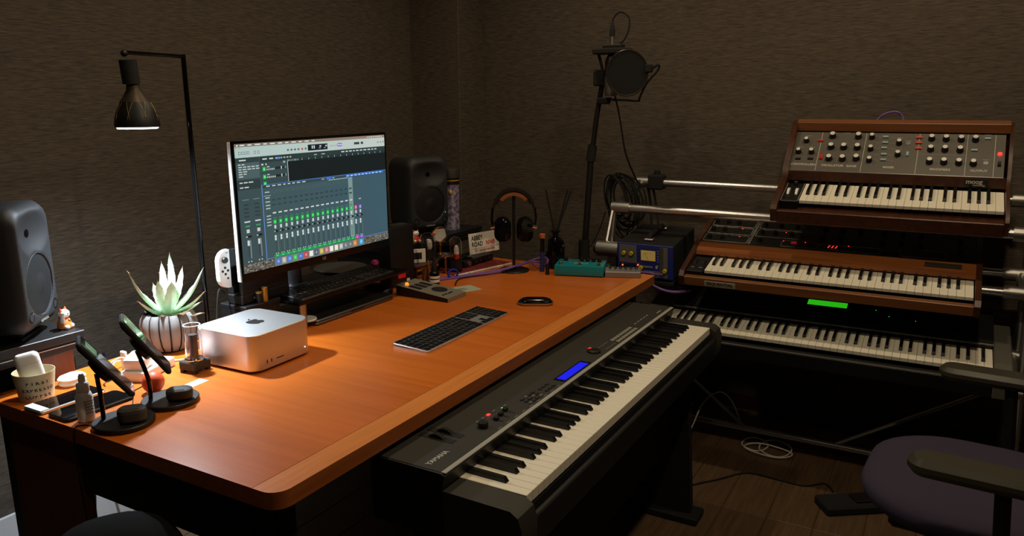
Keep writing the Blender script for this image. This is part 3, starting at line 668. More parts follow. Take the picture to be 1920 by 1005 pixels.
def jc(w_, h_, r_):
    pts = [(0,0)]
    pts += [(-w_+r_-r_*math.sin(a), h_-r_+r_*math.cos(a)) for a in [PI/2*k/8 for k in range(9)]][:0]
    left = [(-w_+r_-r_*math.cos(a), r_-r_*math.sin(a)) for a in [PI/2*k/8 for k in range(9)]]
    top = [(-w_+r_-r_*math.sin(a), h_-r_+r_*math.cos(a)) for a in [PI/2*k/8 for k in range(9)]]
    return [(0,0),(0,h_)]+top+left
cj = MB().prism([(p[0],p[1]) for p in jc(W2,H2,r2)], -.001, .013, 'y').build('left_controller', 'white_plastic', sw)
st = MB().lathe([(.0085,0),(.0085,.004),(.0075,.006),(0,.006)], 16).build('thumb_stick', 'black_plastic', cj, 35, (-.017,-.001,.076), (PI/2,0,0))
for dx, dz in ((0,.0085),(0,-.0085),(.0085,0),(-.0085,0)): MB().cyl((-.017+dx,-.001,.047+dz), (-.017+dx,-.0025,.047+dz), .0034, n=12).build('button', 'black_plastic', cj)
MB().box(-.0125, -.0075, -.002, -.001, .024, .029).build('capture_button', 'black_plastic', cj); MB().box(-.012, -.005, -.0018, -.001, .0935, .095).build('minus_button', 'black_plastic', cj)
def battery(label, loc, bands):
    t = thing('battery', label, 'battery', loc, 0, 'batteries on the dock shelf'); z_ = 0
    for h_, m_ in bands: MB().cyl((0,0,z_), (0,0,z_+h_), .0085, n=18).build('wrapper', m_, t); z_ += h_
    MB().cyl((0,0,z_), (0,0,z_+.002), .003, n=10).build('terminal', 'silver', t)
mat('battery_gold', (190,140,50), .35, .5)
battery('black battery with a gold top standing in front', (1.428,1.6035,.815), [(.026,'black_plastic'),(.004,'battery_gold')])
battery('gold battery standing behind the black one', (1.4485,1.6035,.815), [(.038,'battery_gold')])
MB().lathe([(.028,0),(.030,.003),(.029,.006),(0,.006)], 24).build('x', 'white_plastic')
o = bpy.data.objects['x']; o.name = 'white_puck'; o.location = (1.56,1.565,DZ+.0165); o.data.name = 'white_puck'; tag(o, 'small round white puck resting on the laptop behind the desktop computer', 'puck')
# desktop computer (aluminium cube)
mc = thing('desktop_computer', 'compact silver square desktop computer with rounded corners', 'computer', (1.1925,1.3712,DZ), math.radians(1.5))
MB().lathe([(.085,0),(.088,.006),(0,.006)], 40, (.0985,.0985,0)).build('foot', 'black_matte', mc)
slab(.197, .197, .0055, .0955, .030, .0022, 9, .0985, .0985).build('case', 'alu', mc)
ap = [(0,.0125),(-.004,.0135),(-.010,.0125),(-.0145,.007),(-.0155,-.001),(-.013,-.010),(-.008,-.0165),(-.004,-.0165),(0,-.015),(.004,-.0165),(.008,-.0160),(.012,-.0105),(.0145,-.0045),(.0115,-.0015),(.0100,.0025),(.0110,.0065),(.0135,.0090),(.010,.0125),(.004,.0135)]
ap.reverse(); k_ = 1.35
MB().prism([(.0985+x*k_,.094+y*k_) for x, y in ap][::-1], .0955, .0957, 'z').build('logo', 'black_plastic', mc, 0)
lf = [(-.0005,.0145),(.0005,.019),(.0065,.0235),(.0065,.0195),(.003,.0155)]
MB().prism([(.0985+x*k_,.094+y*k_) for x, y in lf], .0955, .0957, 'z').build('logo', 'black_plastic', mc, 0)
for x in (.040, .054): MB().prism(rr(.003,.0095,.0014,3,x,.0235), -.0003, .0008, 'y').build('port', 'black_matte', mc)
MB().prism(rr(.025,.0022,.001,3,.082,.0235), -.0003, .0008, 'y').build('card_slot', 'black_matte', mc)
MB().cyl((.168,.0005,.024), (.168,-.0004,.024), .0014, n=10).build('status_light', 'led_white', mc)
# mouse
ms = thing('computer_mouse', 'slim black mouse with silver base on the open desktop', 'mouse', (2.085,1.10,DZ), math.radians(-62))
def mouse_mesh(L=.113, Wd=.058, H=.020):
    lay = []
    for k in range(7):
        t = k/6; s = math.cos(t*PI/2*.94)
        lay.append((rr(max(L*(.35+.65*s),.01), max(Wd*(.30+.70*s),.008), max(Wd*.45*(.30+.70*s)*.95,.003), 6), .006+H*.72*math.sin(t*PI/2)))
    return MB().loft(lay)
MB().loft([(rr(.104,.050,.024,6),0),(rr(.112,.057,.026,6),.0045),(rr(.113,.058,.026,6),.0085)]).build('base', 'brushed', ms); mouse_mesh(.110,.054,.021).build('top_shell', 'black_gloss', ms)
m2 = thing('computer_mouse', 'black corded mouse beside the riser end', 'mouse', (1.957,1.628,DZ), math.radians(95))
mouse_mesh(.105,.060,.036).build('top_shell', 'black_plastic', m2); MB().loft([(rr(.10,.055,.024,6),0),(rr(.105,.06,.027,6),.007)]).build('base', 'black_plastic', m2)
tr = MB().lathe([(.0,0),(.085,0),(.088,.004),(.086,.006),(0,.005)], 36).build('round_tray', 'brushed'); tr.location = (1.905,1.74,.8037)
tag(tr, 'round brushed-metal tray behind the riser keyboard under the monitor', 'tray')
gm = MB().sphere((0,0,.012), .012, 10, 6, (1.4,1,1)).build('glass_trinket', mat('pink_glass', (190,60,120), .15)); gm.location = (1.985,1.66,.8037); tag(gm, 'small pink glass trinket at the right end of the riser', 'trinket')
# ------------------------------------------------------------------ loudspeakers on shelves
def front_pt(s, t, Wd, H, r_):
    m = max(abs(s), abs(t))
    if m < 1e-6: return 0, 0, 0
    bs, bt = s/m, t/m; x = bs*Wd/2; z_ = bt*H/2
    cx, cz = Wd/2-r_, H/2-r_
    if abs(x) > cx and abs(z_) > cz:
        dx, dz = abs(x)-cx, abs(z_)-cz; d = math.hypot(dx, dz)
        if d > 0:
            k = r_/max(d, r_) ; ux, uz = dx/d, dz/d
            q = max(ux, uz); k = r_
            x = math.copysign(cx+ux*k, x); z_ = math.copysign(cz+uz*k, z_)
    return x*m, z_*m, m
def speaker_mesh(Wd=.189, H=.285, D=.175):
    N = 60; vs_, fs = [], []; g = [-1+2*i/N for i in range(N+1)]
    for t in g:
        for s in g:
            x, z_, m = front_pt(s, t, Wd, H, .035)
            y = .022*max(0,(m-.84)/.16)**2
            q2 = (x/.080)**2+((z_-.075)/.052)**2
            if q2 < 1: y += .016*(1-q2)**1.3
            rw = math.hypot(x, z_+.042)
            if rw < .072: y += .006*min(1, (.072-rw)/.004)
            vs_.append((x, y, z_))
    n = N+1
    for j in range(N):
        for i in range(N): fs.append((j*n+i, j*n+i+1, (j+1)*n+i+1, (j+1)*n+i))
    ring = [i for i in range(n)]+[j*n+N for j in range(1,n)]+[N*n+i for i in range(N-1,-1,-1)]+[j*n for j in range(N-1,0,-1)]
    prev = ring
    for y, sc in ((.05,1.0),(.11,.985),(.150,.95),(.168,.86),(D,.70)):
        b0 = len(vs_); vs_ += [(vs_[i][0]*sc, y, vs_[i][2]*sc) for i in ring]; cur = list(range(b0, b0+len(ring)))
        fs += [(prev[k], prev[(k+1)%len(ring)], cur[(k+1)%len(ring)], cur[k]) for k in range(len(ring))]; prev = cur
    fs.append(tuple(prev))
    mb = MB(); mb.poly(vs_, fs); return mb.mesh('cabinet', 50)
SPK = speaker_mesh(); SPK.materials.append(MATS['charcoal'])
mat('speaker_cone', (17,17,20), .55, bump=.3, bscale=1600)
def loudspeaker(label, loc, rz, lit):
    t = thing('loudspeaker', label, 'loudspeaker', loc, rz, 'pair of studio loudspeakers')
    c = link('cabinet', SPK, None, t, (0,0,.1625))
    MB().lathe([(.0,.0),(.0095,.0),(.0095,-.003),(.006,-.007),(0,-.0085)], 16).build('tweeter', 'black_gloss', t, 35, (0,.014,.1625+.075), (-PI/2,0,0)).scale = (1,1,-1)
    cone = MB().lathe([(.070,.0),(.070,.003),(.045,.0075),(.030,.0065),(.022,.008),(.012,.010),(0,.011)], 36).build('woofer', 'speaker_cone', t, 35, (0,.0062,.1625-.042), (PI/2,0,0))
    MB().tube([(.0715*math.cos(a),.0010,.1625-.042+.0715*math.sin(a)) for a in [2*PI*k/40 for k in range(40)]], .0012, 5, True).build('woofer_ring', 'charcoal', t)
    for sx in (-1, 1): MB().lathe([(.0125,0),(.0125,.001),(.010,.0012),(.009,.0),(0,.0)], 18).build('reflex_port', 'black_gloss', t, 35, (sx*.066,.0008,.1625-.105), (PI/2,0,0))
    if lit: MB().cyl((.070,.0005,.085), (.070,-.0008,.085), .0018, n=8).build('power_light', 'led_green', t)
    text('GENELEC', .0105, 'print_grey', t, (0,.0005,.1625-.124), (PI/2,0,0), bold=.0003)
    f = MB().rbox(-.055, .055, .03, .15, 0, .006, .002).build('stand_plate', 'rubber', t); MB().rbox(-.045, .045, .04, .14, .005, .024, .003).build('stand_pad', 'rubber', t)
loudspeaker('charcoal loudspeaker at the left end lit by the lamp', (.957,1.780,.826), math.radians(40), False)
loudspeaker('dark loudspeaker right of the monitor with a green power light', (2.455,1.76,.826+.005), math.radians(-20), True)
def shelf_unit(name, label, x0, x1, y0, top, wood=False):
    t = thing(name, label, 'shelf', (0, 0, 0))
    MB().rbox(x0, x1, y0, 2.10, top-.020, top, .0015).build('top_board', 'black_plastic', t)
    MB().rbox(x0, x1-.006, y0+.008, 2.09, top-.044, top-.021, .0015).build('lower_board', 'black_plastic', t)
    MB().rbox(x0+.005, x1-.008, y0+.004, y0+.0075, top-.0285, top-.0255, .0005).build('edge_strip', 'brushed', t)
    for x in (x0+.02, x1-.05): MB().box(x, x+.02, 1.82, 2.08, 0, top-.044).build('side_panel', 'black_matte', t)
    return t
sl = shelf_unit('speaker_shelf', 'black two-board shelf carrying the left loudspeaker', .50, 1.022, 1.742, .826)
MB().rbox(.925, .998, 1.758, 1.780, DZ, .782, .001).build('wood_block', 'desk_leg_wood', sl)
MB().rbox(.62, .86, 1.758, 1.780, DZ, .782, .001).build('wood_block', 'desk_leg_wood', sl) if False else None
shelf_unit('speaker_shelf', 'black two-board shelf carrying the right loudspeaker', 2.24, 2.74, 1.70, .831)
# poster tube
pt = thing('poster_tube', 'tall printed tube with dark lid right of the right loudspeaker', 'tube', (2.616,1.772,.831), 0)
MB().cyl((0,0,0), (0,0,.185), .034, n=28).build('tube', mat('tube_print', (92,70,104), .5, noise=((150,150,170), 70)), pt)
MB().cyl((0,0,.185), (0,0,.212), .0345, n=28).build('band', 'black_plastic', pt); MB().cyl((0,0,.2), (0,0,.203), .0348, n=28).build('yellow_band', mat('yellow', (200,160,40), .5), pt)
MB().lathe([(.037,.212),(.037,.247),(.036,.25),(0,.25)], 28).build('lid', 'dark_grey', pt)
MB().sphere((-.028,-.019,.155), .010, 10, 6, (1,.5,1)).build('yellow_spot', 'yellow', pt)
# lucky figurines
def figurine(label, loc, rz, sc, c1):
    t = thing('cat_figurine', label, 'figurine', loc, rz)
    MB().lathe([(.014*sc,0),(.017*sc,.004*sc),(.016*sc,.018*sc),(.010*sc,.028*sc),(.006*sc,.032*sc)], 16).build('body', c1, t)
    h = MB().sphere((0,-.002*sc,.038*sc), .013*sc, 14, 8, (1.1,1,.92)).build('head', 'white_plastic', t)
    for s in (-1,1):
        MB().cyl((s*.009*sc,0,.046*sc), (s*.011*sc,0,.055*sc), .005*sc, .0005, 8).build('ear', 'orange_red', h)
        MB().sphere((s*.010*sc,-.012*sc,.006*sc), .0065*sc, 8, 6).build('paw', 'white_plastic', t)
        MB().sphere((s*.004*sc,-.0145*sc,.040*sc), .0016*sc, 6, 4).build('eye', 'ink', h)
    MB().tube([(-.013*sc,-.004*sc,.020*sc),(-.019*sc,-.008*sc,.030*sc),(-.016*sc,-.010*sc,.044*sc)], [.005*sc,.005*sc,.006*sc], 8).build('raised_arm', 'white_plastic', t)
    MB().lathe([(.0105*sc,.027*sc),(.012*sc,.029*sc),(.0105*sc,.031*sc)], 16).build('collar', 'red', t)
    MB().sphere((0,-.013*sc,.022*sc), .0045*sc, 8, 6).build('bell', 'brass', t)
mat('gold_orange', (206,120,60), .4)
figurine('small white and orange cat figurine beside the left loudspeaker', (1.004,1.790,.826), math.radians(30), .95, 'gold_orange')
# ------------------------------------------------------------------ plant lamp
la = thing('plant_lamp', 'thin black pole lamp with a hanging spotlight bulb over the plant', 'lamp', (0, 0, 0))
LX, LY_ = 1.36, 1.735
MB().lathe([(.038,DZ),(.038,DZ+.006),(.028,DZ+.010),(.0,DZ+.010)], 28, (LX,LY_,0)).build('base', 'black_plastic', la)
MB().cyl((LX,LY_,DZ+.008), (LX,LY_,1.468), .0062, n=12).build('pole', 'black_gloss', la)
arm = MB().cyl((LX+.003,LY_,1.463), (1.178,1.70,1.463), .0048, n=10).build('arm', 'black_gloss', la)
MB().sphere((1.172,1.70,1.461), .008, 12, 8).build('hinge', 'black_plastic', la)
MB().cyl((1.183,1.70,1.392), (1.179,1.70,1.447), .0195, n=24).build('socket', 'black_matte', la)
bu = MB().lathe([(.0145,1.392),(.016,1.378),(.025,1.362),(.033,1.350)], 32, (1.186,1.70,0)).build('bulb_neck', mat('bronze', (70,60,50), .5, .6), la)
bs = MB().lathe([(.033,1.350),(.041,1.335),(.048,1.315),(.0505,1.298),(.0505,1.293),(.046,1.291)], 32, (1.187,1.70,0)).build('bulb_body', 'black_plastic', la)
for k in range(16):
    a = 2*PI*k/16
    pts = [(1.187+math.cos(a+j*.12*(1 if k % 2 else -1))*r_, 1.70+math.sin(a+j*.12*(1 if k % 2 else -1))*r_, z_) for j, (r_, z_) in enumerate(((.0335,1.350),(.0415,1.335),(.0485,1.315)))]
    pts.append((pts[-1][0], pts[-1][1], 1.299))
    MB().tube(pts, .0007, 4).build('fin_line', mat('bronze_line', (126,112,78), .4, .6), bs, 0)
MB().lathe([(.0455,1.2908),(.0455,1.2893),(.044,1.2880),(.0,1.2875)], 32, (1.187,1.70,0)).build('lens', mat('lens_glow', (255,255,255), .4, emit=(240,246,255), es=6.), bs)
# ------------------------------------------------------------------ potted agave
pl = thing('potted_agave', 'spiky pale green agave in a ribbed white pot under the lamp', 'potted plant', (1.235,1.728,DZ), 0)
pot = MB().lathe([(.040,0),(.044,.004),(.058,.022),(.066,.048),(.067,.07),(.063,.090),(.056,.100),(.052,.098),(.055,.088),(0,.086)], 40).build('pot', 'black_matte', pl)
rp = [(.046,.005),(.061,.022),(.0695,.048),(.0705,.07),(.066,.091),(.059,.1015)]
mbr = MB(); vs_ = []; half = math.radians(22.5*.44)
for r_, z_ in rp:
    for a, dr in ((-half,-.004),(-half*.75,0),(0,.0008),(half*.75,0),(half,-.004)): vs_.append(((r_+dr)*math.cos(a), (r_+dr)*math.sin(a), z_))
mbr.poly(vs_, [(j*5+i, j*5+i+1, (j+1)*5+i+1, (j+1)*5+i) for j in range(len(rp)-1) for i in range(4)])
rm = mbr.mesh('rib', 60); rm.materials.append(mat('pot_white', (126,123,122), .7, bump=.2, bscale=500))
for k in range(16): link('rib', rm, None, pot, None, (0,0,2*PI*k/16))
MB().lathe([(.053,.080),(.053,.090),(.0,.093)], 20).build('soil', mat('soil', (60,52,46), .95, bump=1., bscale=300), pl)
mat('agave', (176,206,170), .5, noise=((198,222,196), 40)); mat('thorn', (150,96,70), .6)
RV = Vector((.816,-.578,0)); FV = Vector((.578,.816,0)); UV = Vector((0,0,1)); base = Vector((0,0,.092))
def leaf(dx, dy, dep, wd, bow=.15, base_off=0):
    dx = dx*.93+17; dy = dy+(17 if dx < -40 else 13); wd *= 1.22
    tip = base+(RV*(dx*.00131)+UV*(dy*.00131)+FV*dep); b0 = base+Vector((tip.x,tip.y,0)).normalized()*.006 if Vector((tip.x,tip.y,0)).length > 1e-4 else base
    ax = tip-b0; L = ax.length; d = ax.normalized()
    side = d.cross(UV); side = side.normalized() if side.length > .05 else RV.copy()
    up = side.cross(d).normalized(); N = 11; vs_, fs = [], []
    for i in range(N+1):
        t = i/N; p = b0+ax*t-up*(bow*L*math.sin(t*PI)*.55)
        w_ = wd*(.62+.9*t)*(1-t)**.62*1.05 if t > 0 else wd*.6
        w_ = max(w_, .0008); th = max(.0055*(1-t)+.0007, .0007)
        tooth = 1.0+(.12 if i % 2 and i < N-1 else 0)
        vs_ += [p-side*w_*tooth+up*w_*.35, p+up*(th*.2), p+side*w_*tooth+up*w_*.35, p-up*th]
    for i in range(N):
        for k in range(4): fs.append((i*4+k, i*4+(k+1)%4, (i+1)*4+(k+1)%4, (i+1)*4+k))
    fs += [(0,1,2,3), (N*4+3,N*4+2,N*4+1,N*4)]
    o = MB().poly(vs_, fs).build('leaf', 'agave', pl, 50)
    MB().cyl(tip-d*.004, tip+d*.006, .0011, .0002, 6).build('thorn', 'thorn', o)
    for i in range(2, N-1):
        for s in (0, 2):
            q = Vector(vs_[i*4+s]); sg = -1 if s == 0 else 1
            MB().cyl(q-side*sg*.001, q+side*sg*.0028+d*.0015, .0009, .0002, 4).build('thorn', 'thorn', o, 0) if i % 2 else None
for a in [(-84,76,-.01,.014),(-31,62,-.045,.0135),(-20,85,.035,.011),(-3,103,.02,.0135),(59,72,0,.0135),(56,31,-.035,.0125),(48,9,-.02,.0105),(-70,19,-.03,.0125),(-64,26,.03,.011),(-5,60,-.055,.0165),(49,-9,-.045,.0115),(-57,-12,-.04,.0115),(-30,0,-.07,.009),(24,6,-.075,.012),(20,70,.05,.012),(-40,40,.06,.012),(45,35,.06,.012)]: leaf(*a)
# ------------------------------------------------------------------ charging stands with phones and ear-bud cases
def charging_stand(label, plabel, elabel, loc, stem, ph_c, tilt_px, ear, em, eh):
    t = thing('charging_stand', label, 'charging stand', loc, 0, 'charging stands')
    o = Vector(loc)
    MB().lathe([(.056,0),(.058,.002),(.058,.009),(.0565,.011),(0,.011)], 44).build('base', 'black_plastic', t)
    MB().lathe([(.024,.011),(.024,.0116),(.021,.0116),(.021,.011)], 24, (ear[0]-o.x,ear[1]-o.y,0)).build('pad_ring', 'rubber', t)
    bg_ = math.atan2(ph_c[1], ph_c[0]); RL = Vector((math.sin(bg_), -math.cos(bg_), 0))
    tx, ty = tilt_px; l = (RL*tx-UV*ty).normalized(); n0 = (RL*ty+UV*tx).normalized()
    n = n0; n = (n-l*n.dot(l)).normalized(); wd = n.cross(l).normalized()
    c = Vector(ph_c); back = c-n*.012
    s0 = Vector(stem)
    MB().tube(spline([s0-o, s0-o+Vector((0,0,.04)), (back-n*.010-o)*.6+(s0-o+Vector((0,0,.05)))*.4, back-n*.010-o], 5), .0045, 10).build('stem', 'black_gloss', t)
    M = Matrix((wd, -l, n)).transposed().to_4x4(); M.translation = back-o
    hb = MB().lathe([(.028,-.006),(.029,-.002),(.029,.003),(.027,.006),(0,.006)], 28, (0,0,0), M).build('charging_pad', 'black_plastic', t)
    ph = thing('smartphone', plabel, 'phone', c, 0, 'phones on charging stands'); M2 = Matrix((wd, -l, n)).transposed().to_4x4(); ph.rotation_euler = M2.to_euler()
    sb = slab(.075, .152, -.0055, .0045, .011, .003, 5); sb.build('case', 'rubber', ph)
    MB().prism(rr(.066,.143,.009,5), .0045, .005, 'z').build('screen', 'black_glass', ph)
    MB().prism(rr(.034,.034,.008,4,-.014,.050), -.0085, -.0052, 'z').build('camera_bump', 'black_gloss', ph)
    MB().box(-.020,.024,.030,.060,.005,.0052).build('lock_screen_glow', mat('screen_dim', (20,30,24), .2, emit=(58,96,70), es=.35), ph)  # faint green emission paints a reflection on the phone screen
    e = thing('earbud_case', elabel, 'case', (ear[0],ear[1],loc[2]+.0116), math.radians(ear[2]), 'dark ear-bud cases'); 
    MB().loft([(rr(.040,.024,.010,5),0),(rr(.052,.034,.015,5),.005),(rr(.054,.036,.016,5),eh*.62)]).build('case_bottom', em, e)
    MB().loft([(rr(.054,.036,.016,5),eh*.64),(rr(.052,.034,.015,5),eh*.86),(rr(.040,.024,.010,5),eh)]).build('case_lid', em, e)
mat('case_dark', (40,40,40), .6); mat('case_rubber', (58,58,58), .85, bump=.4, bscale=700)
charging_stand('black round charging stand nearest the desk corner', 'black phone leaning on the nearer charging stand', 'dark oval ear-bud case on the nearer charging stand', (.871,1.39,DZ), (.852,1.426,DZ+.010), (.872,1.430,.835), (85,120), (.872,1.362,-40), 'case_rubber', .031)
charging_stand('black round charging stand in front of the plant', 'black phone leaning on the charging stand by the plant', 'squarish ribbed ear-bud case on the charging stand by the plant', (.992,1.408,DZ), (.968,1.440,DZ+.010), (.972,1.443,.851), (85,130), (.995,1.380,-42), 'case_dark', .026)
# small things on the left end of the desk
bl = MB().sphere((0,0,.024), .024, 24, 16).build('orange_ball', 'orange_red'); bl.location = (1.012,1.4905,DZ); tag(bl, 'shiny orange-red ball behind the charging stands', 'ball')
bt = thing('spray_bottle', 'small white spray bottle beside the nearer charging stand', 'bottle', (.846,1.474,DZ), 0)
MB().lathe([(.014,0),(.016,.002),(.016,.052),(.013,.060),(.011,.062),(0,.062)], 24).build('body', 'white_plastic', bt)
MB().lathe([(.0115,.062),(.0120,.064),(.0120,.078),(.0095,.082),(0,.082)], 20).build('collar', 'white_plastic', bt); MB().lathe([(.007,.082),(.0065,.094),(.004,.100),(0,.100)], 16).build('nozzle', 'white_plastic', bt)
for k in range(5): MB().prism([(-.010+.0005*k,.044-k*.006),(.009-.002*(k%2),.044-k*.006),(.009-.002*(k%2),.0455-k*.006),(-.010+.0005*k,.0455-k*.006)], -.0164, -.0130, 'y').build('print_mark', 'print_grey', bt)
def flat_phone(label, cx, cy, w_, d, frame_m, glass=True, rz=0.):
    t = thing('smartphone', label, 'phone', (cx,cy,DZ), rz, 'phones lying flat')
    slab(w_, d, 0, .0078, .010, .002, 5).build('frame', frame_m, t)
    MB().prism(rr(w_-.005,d-.005,.008,5), .0078, .0082, 'z').build('screen', 'black_glass', t)
    return t
f1 = flat_phone('black phone with silver frame lying flat beside the paper cup', .885, 1.611, .147, .066, 'silver')
f2 = flat_phone('black cased phone lying flat at the desk edge', .893, 1.529, .152, .072, 'black_plastic')
sp = MB().rbox(-.070, -.052, -.030, .030, .0082, .0088, .0002).build('home_button_bar', 'white_plastic', f1)
cp = thing('paper_cup', 'kraft paper cup sleeve with handwriting at the desk corner', 'cup', (.868,1.689,DZ), 0)
prf = [(.033,0),(.041,.062),(.0402,.062),(.0325,.003),(0,.003)]
MB().lathe(prf, 36).build('cup', 'kraft', cp)
def arc_text(body, size, z_, a0, r_):
    for k, ch in enumerate(body):
        if ch == ' ': continue
        a = a0+(k-(len(body)-1)/2)*size*.78/r_
        text(ch, size, 'ink', cp, (r_*math.cos(a), r_*math.sin(a), z_), (PI/2-.13, 0, a+PI/2), ext=.0001, name='handwriting', bold=.0002)
AA = math.atan2(-1.689,-.868)+.10
arc_text('FIRST', .0125, .044, AA, .0391); arc_text('EXPRESSO', .0105, .028, AA, .0372); arc_text('COFFEE', .0115, .013, AA, .0352)
eb = thing('earbud_case', 'white ear-bud case standing in the paper cup', 'case', (.864,1.682,DZ+.04), .5)
eb.rotation_euler = (.05,-.16,-.55)
MB().loft([(rr(.040,.016,.0075,5),0),(rr(.048,.024,.0115,5),.004),(rr(.048,.024,.0115,5),.0445)]).build('case_bottom', 'white_plastic', eb); MB().loft([(rr(.048,.024,.0115,5),.0450),(rr(.048,.024,.0115,5),.056),(rr(.045,.021,.010,5),.062),(rr(.036,.013,.006,5),.066)]).build('case_lid', 'white_plastic', eb)
ec = thing('earbud_case', 'white pebble-shaped case lying beside the paper cup', 'case', (.955,1.702,DZ), math.radians(12))
slab(.060, .046, 0, .011, .020, .005).build('case_bottom', 'white_plastic', ec); slab(.060, .046, .0113, .022, .020, .007).build('case_lid', 'white_plastic', ec)
pw = thing('power_strip', 'white power strip with plugs behind the orange ball', 'power strip', (1.085,1.61,DZ), math.radians(20))
MB().rbox(-.062, .062, -.030, .030, 0, .024, .004, 2).build('body', 'white_plastic', pw)
for x in (-.036, 0, .036): MB().box(x-.002, x+.002, -.006, .006, .024, .0243).build('outlet_slot', 'ink', pw)
pg = thing('charger_plug', 'white mains charger plugged into the power strip', 'charger', (1.060,1.605,DZ+.0245), math.radians(28))
MB().rbox(-.026, .026, -.024, .024, 0, .032, .006, 2, Matrix.Rotation(-.18, 4, 'Y')).build('body', 'white_plastic', pg); MB().tube(spline([(0,.024,.016),(0,.045,.022),(-.03,.06,.01),(-.06,.05,-.015)],6), .002, 6).build('lead', 'white_cable', pg)
pv = MB().rbox(-.004, .004, -.009, .009, 0, .052, .002).build('white_stylus', 'white_plastic'); pv.location = (1.064,1.668,DZ); tag(pv, 'thin white upright adapter behind the power strip', 'adapter')
cb = MB().tube(spline([(1.03,1.665,DZ+.003),(1.06,1.70,DZ+.02),(1.11,1.705,DZ+.006),(1.16,1.655,DZ+.006),(1.17,1.63,DZ+.003),(1.21,1.60,DZ+.003),(1.25,1.60,DZ+.003)],8), .0022, 6).build('charging_cable', 'white_cable'); tag(cb, 'white charging cable looping behind the power strip', 'cable')
cb = MB().tube(spline([(.93,1.45,DZ+.0015),(.96,1.49,DZ+.0015),(.985,1.53,DZ+.0015),(1.03,1.545,DZ+.0015)],8), .0011, 6).build('thin_cable', 'rubber'); tag(cb, 'thin black lead between the charging stands', 'cable')
cb = MB().tube(spline([(.835,1.433,DZ+.002),(.822,1.455,DZ+.002),(.8105,1.458,DZ-.003),(.805,1.458,DZ-.05),(.806,1.45,DZ-.2)],8), .0016, 6).build('thin_cable', 'rubber'); tag(cb, 'thin black lead hanging over the left desk edge', 'cable')
vi = thing('glass_vial', 'glass cylinder in a dark square holder left of the desktop computer', 'vial', (1.153,1.530,DZ), math.radians(6))
hd = MB().rbox(-.026, .026, -.026, .026, .006, .028, .003).build('holder', 'dark_grey', vi)
for sx in (-1,1):
    for sy in (-1,1): MB().box(sx*.019-.005, sx*.019+.005, sy*.019-.005, sy*.019+.005, 0, .006).build('foot', 'dark_grey', hd)
MB().lathe([(.018,.0285),(.0195,.030),(.0195,.113),(.0182,.113),(.0182,.032),(0,.032)], 28).build('glass', 'glass', vi)
MB().lathe([(.023,.028),(.023,.031),(.0199,.033),(.0199,.029)], 24).build('collar', 'chrome', vi)
MB().tube([(.0189*math.cos(a), .0189*math.sin(a), .1135) for a in [2*PI*k/28 for k in range(28)]], .0011, 6, True).build('rim', mat('frosted', (230,234,238), .3), vi)  # whitish ring added to paint the bright edge of the glass
MB().cyl((0,0,.0325), (0,0,.090), .010, n=18).build('filling', mat('smoke_fill', (52,48,50), .4), vi)  # dark core paints the dark stripe reflected in the glass
ca_ = MB().rbox(-.045, .045, -.014, .014, 0, .0006, .0002).build('white_card', 'white_paper'); ca_.location = (1.075,1.455,DZ); ca_.rotation_euler = (0,0,.1); tag(ca_, 'thin white slip of paper in the lamp light', 'paper')  # white slab paints the lamp's glow patch on the desktop
wa = MB().rbox(-.012, .012, -.012, .012, 0, .022, .003).build('white_adapter', 'white_plastic'); wa.location = (1.315,1.612,DZ); tag(wa, 'small white plug behind the desktop computer', 'adapter')
cb = MB().tube(spline([(1.315,1.624,DZ+.02),(1.318,1.645,DZ+.05),(1.34,1.655,.86),(1.37,1.667,.845)],8), .0022, 6).build('dock_cable', 'rubber'); tag(cb, 'black cable hanging from the console dock', 'cable')
RV = Vector((.494,-.869,0)); FV = Vector((.869,.494,0))
# ------------------------------------------------------------------ right end of the desk
tw = thing('black_tower', 'slim black box with a red label right of the monitor', 'device', (2.085,1.645,DZ), math.radians(-8))
MB().rbox(-.058, .058, -.030, .030, 0, .212, .006, 2).build('case', 'black_plastic', tw)
MB().rbox(-.024, .010, -.0315, -.0300, .030, .046, .0003).build('red_label', mat('label_red', (170,24,26), .5, emit=(190,20,22), es=.25), tw)
MB().rbox(.016, .030, -.0313, -.0300, .002, .024, .0003).build('white_label', 'white_paper', tw)
MB().rbox(-.030, .040, -.020, .020, .212, .214, .0005).build('top_vent', 'dark_grey', tw)
figurine('tiny red and gold cat figurine on the right shelf edge', (2.302,1.722,.831), math.radians(-25), .85, 'red')
yb = MB().lathe([(.0,0),(.012,.002),(.016,.014),(.012,.027),(0,.030)], 16).build('yellow_trinket', 'yellow'); yb.location = (2.262,1.716,.831); tag(yb, 'small yellow trinket at the left end of the right shelf', 'trinket')
pf = thing('display_platform', 'low dark platform with a thin silver front edge', 'platform', (0, 0, 0))
MB().rbox(2.155, 2.415, 1.621, 1.692, .770, .7775, .001).build('top', 'black_plastic', pf); MB().rbox(2.155, 2.415, 1.6185, 1.6205, .7705, .7775, .0003).build('front_edge', 'brushed', pf)
for x in (2.17, 2.39): MB().box(x, x+.010, 1.63, 1.685, DZ, .770).build('leg', 'black_plastic', pf)
sg = thing('bracket_plate', 'small white plate with a black square on the platform', 'plate', (2.205,1.640,.7778), math.radians(-40))
MB().rbox(-.026, .026, -.002, .002, 0, .050, .0006).build('plate', 'white_paper', sg); MB().rbox(-.026, .012, -.0028, -.002, .013, .037, .0002).build('black_square', 'ink', sg)
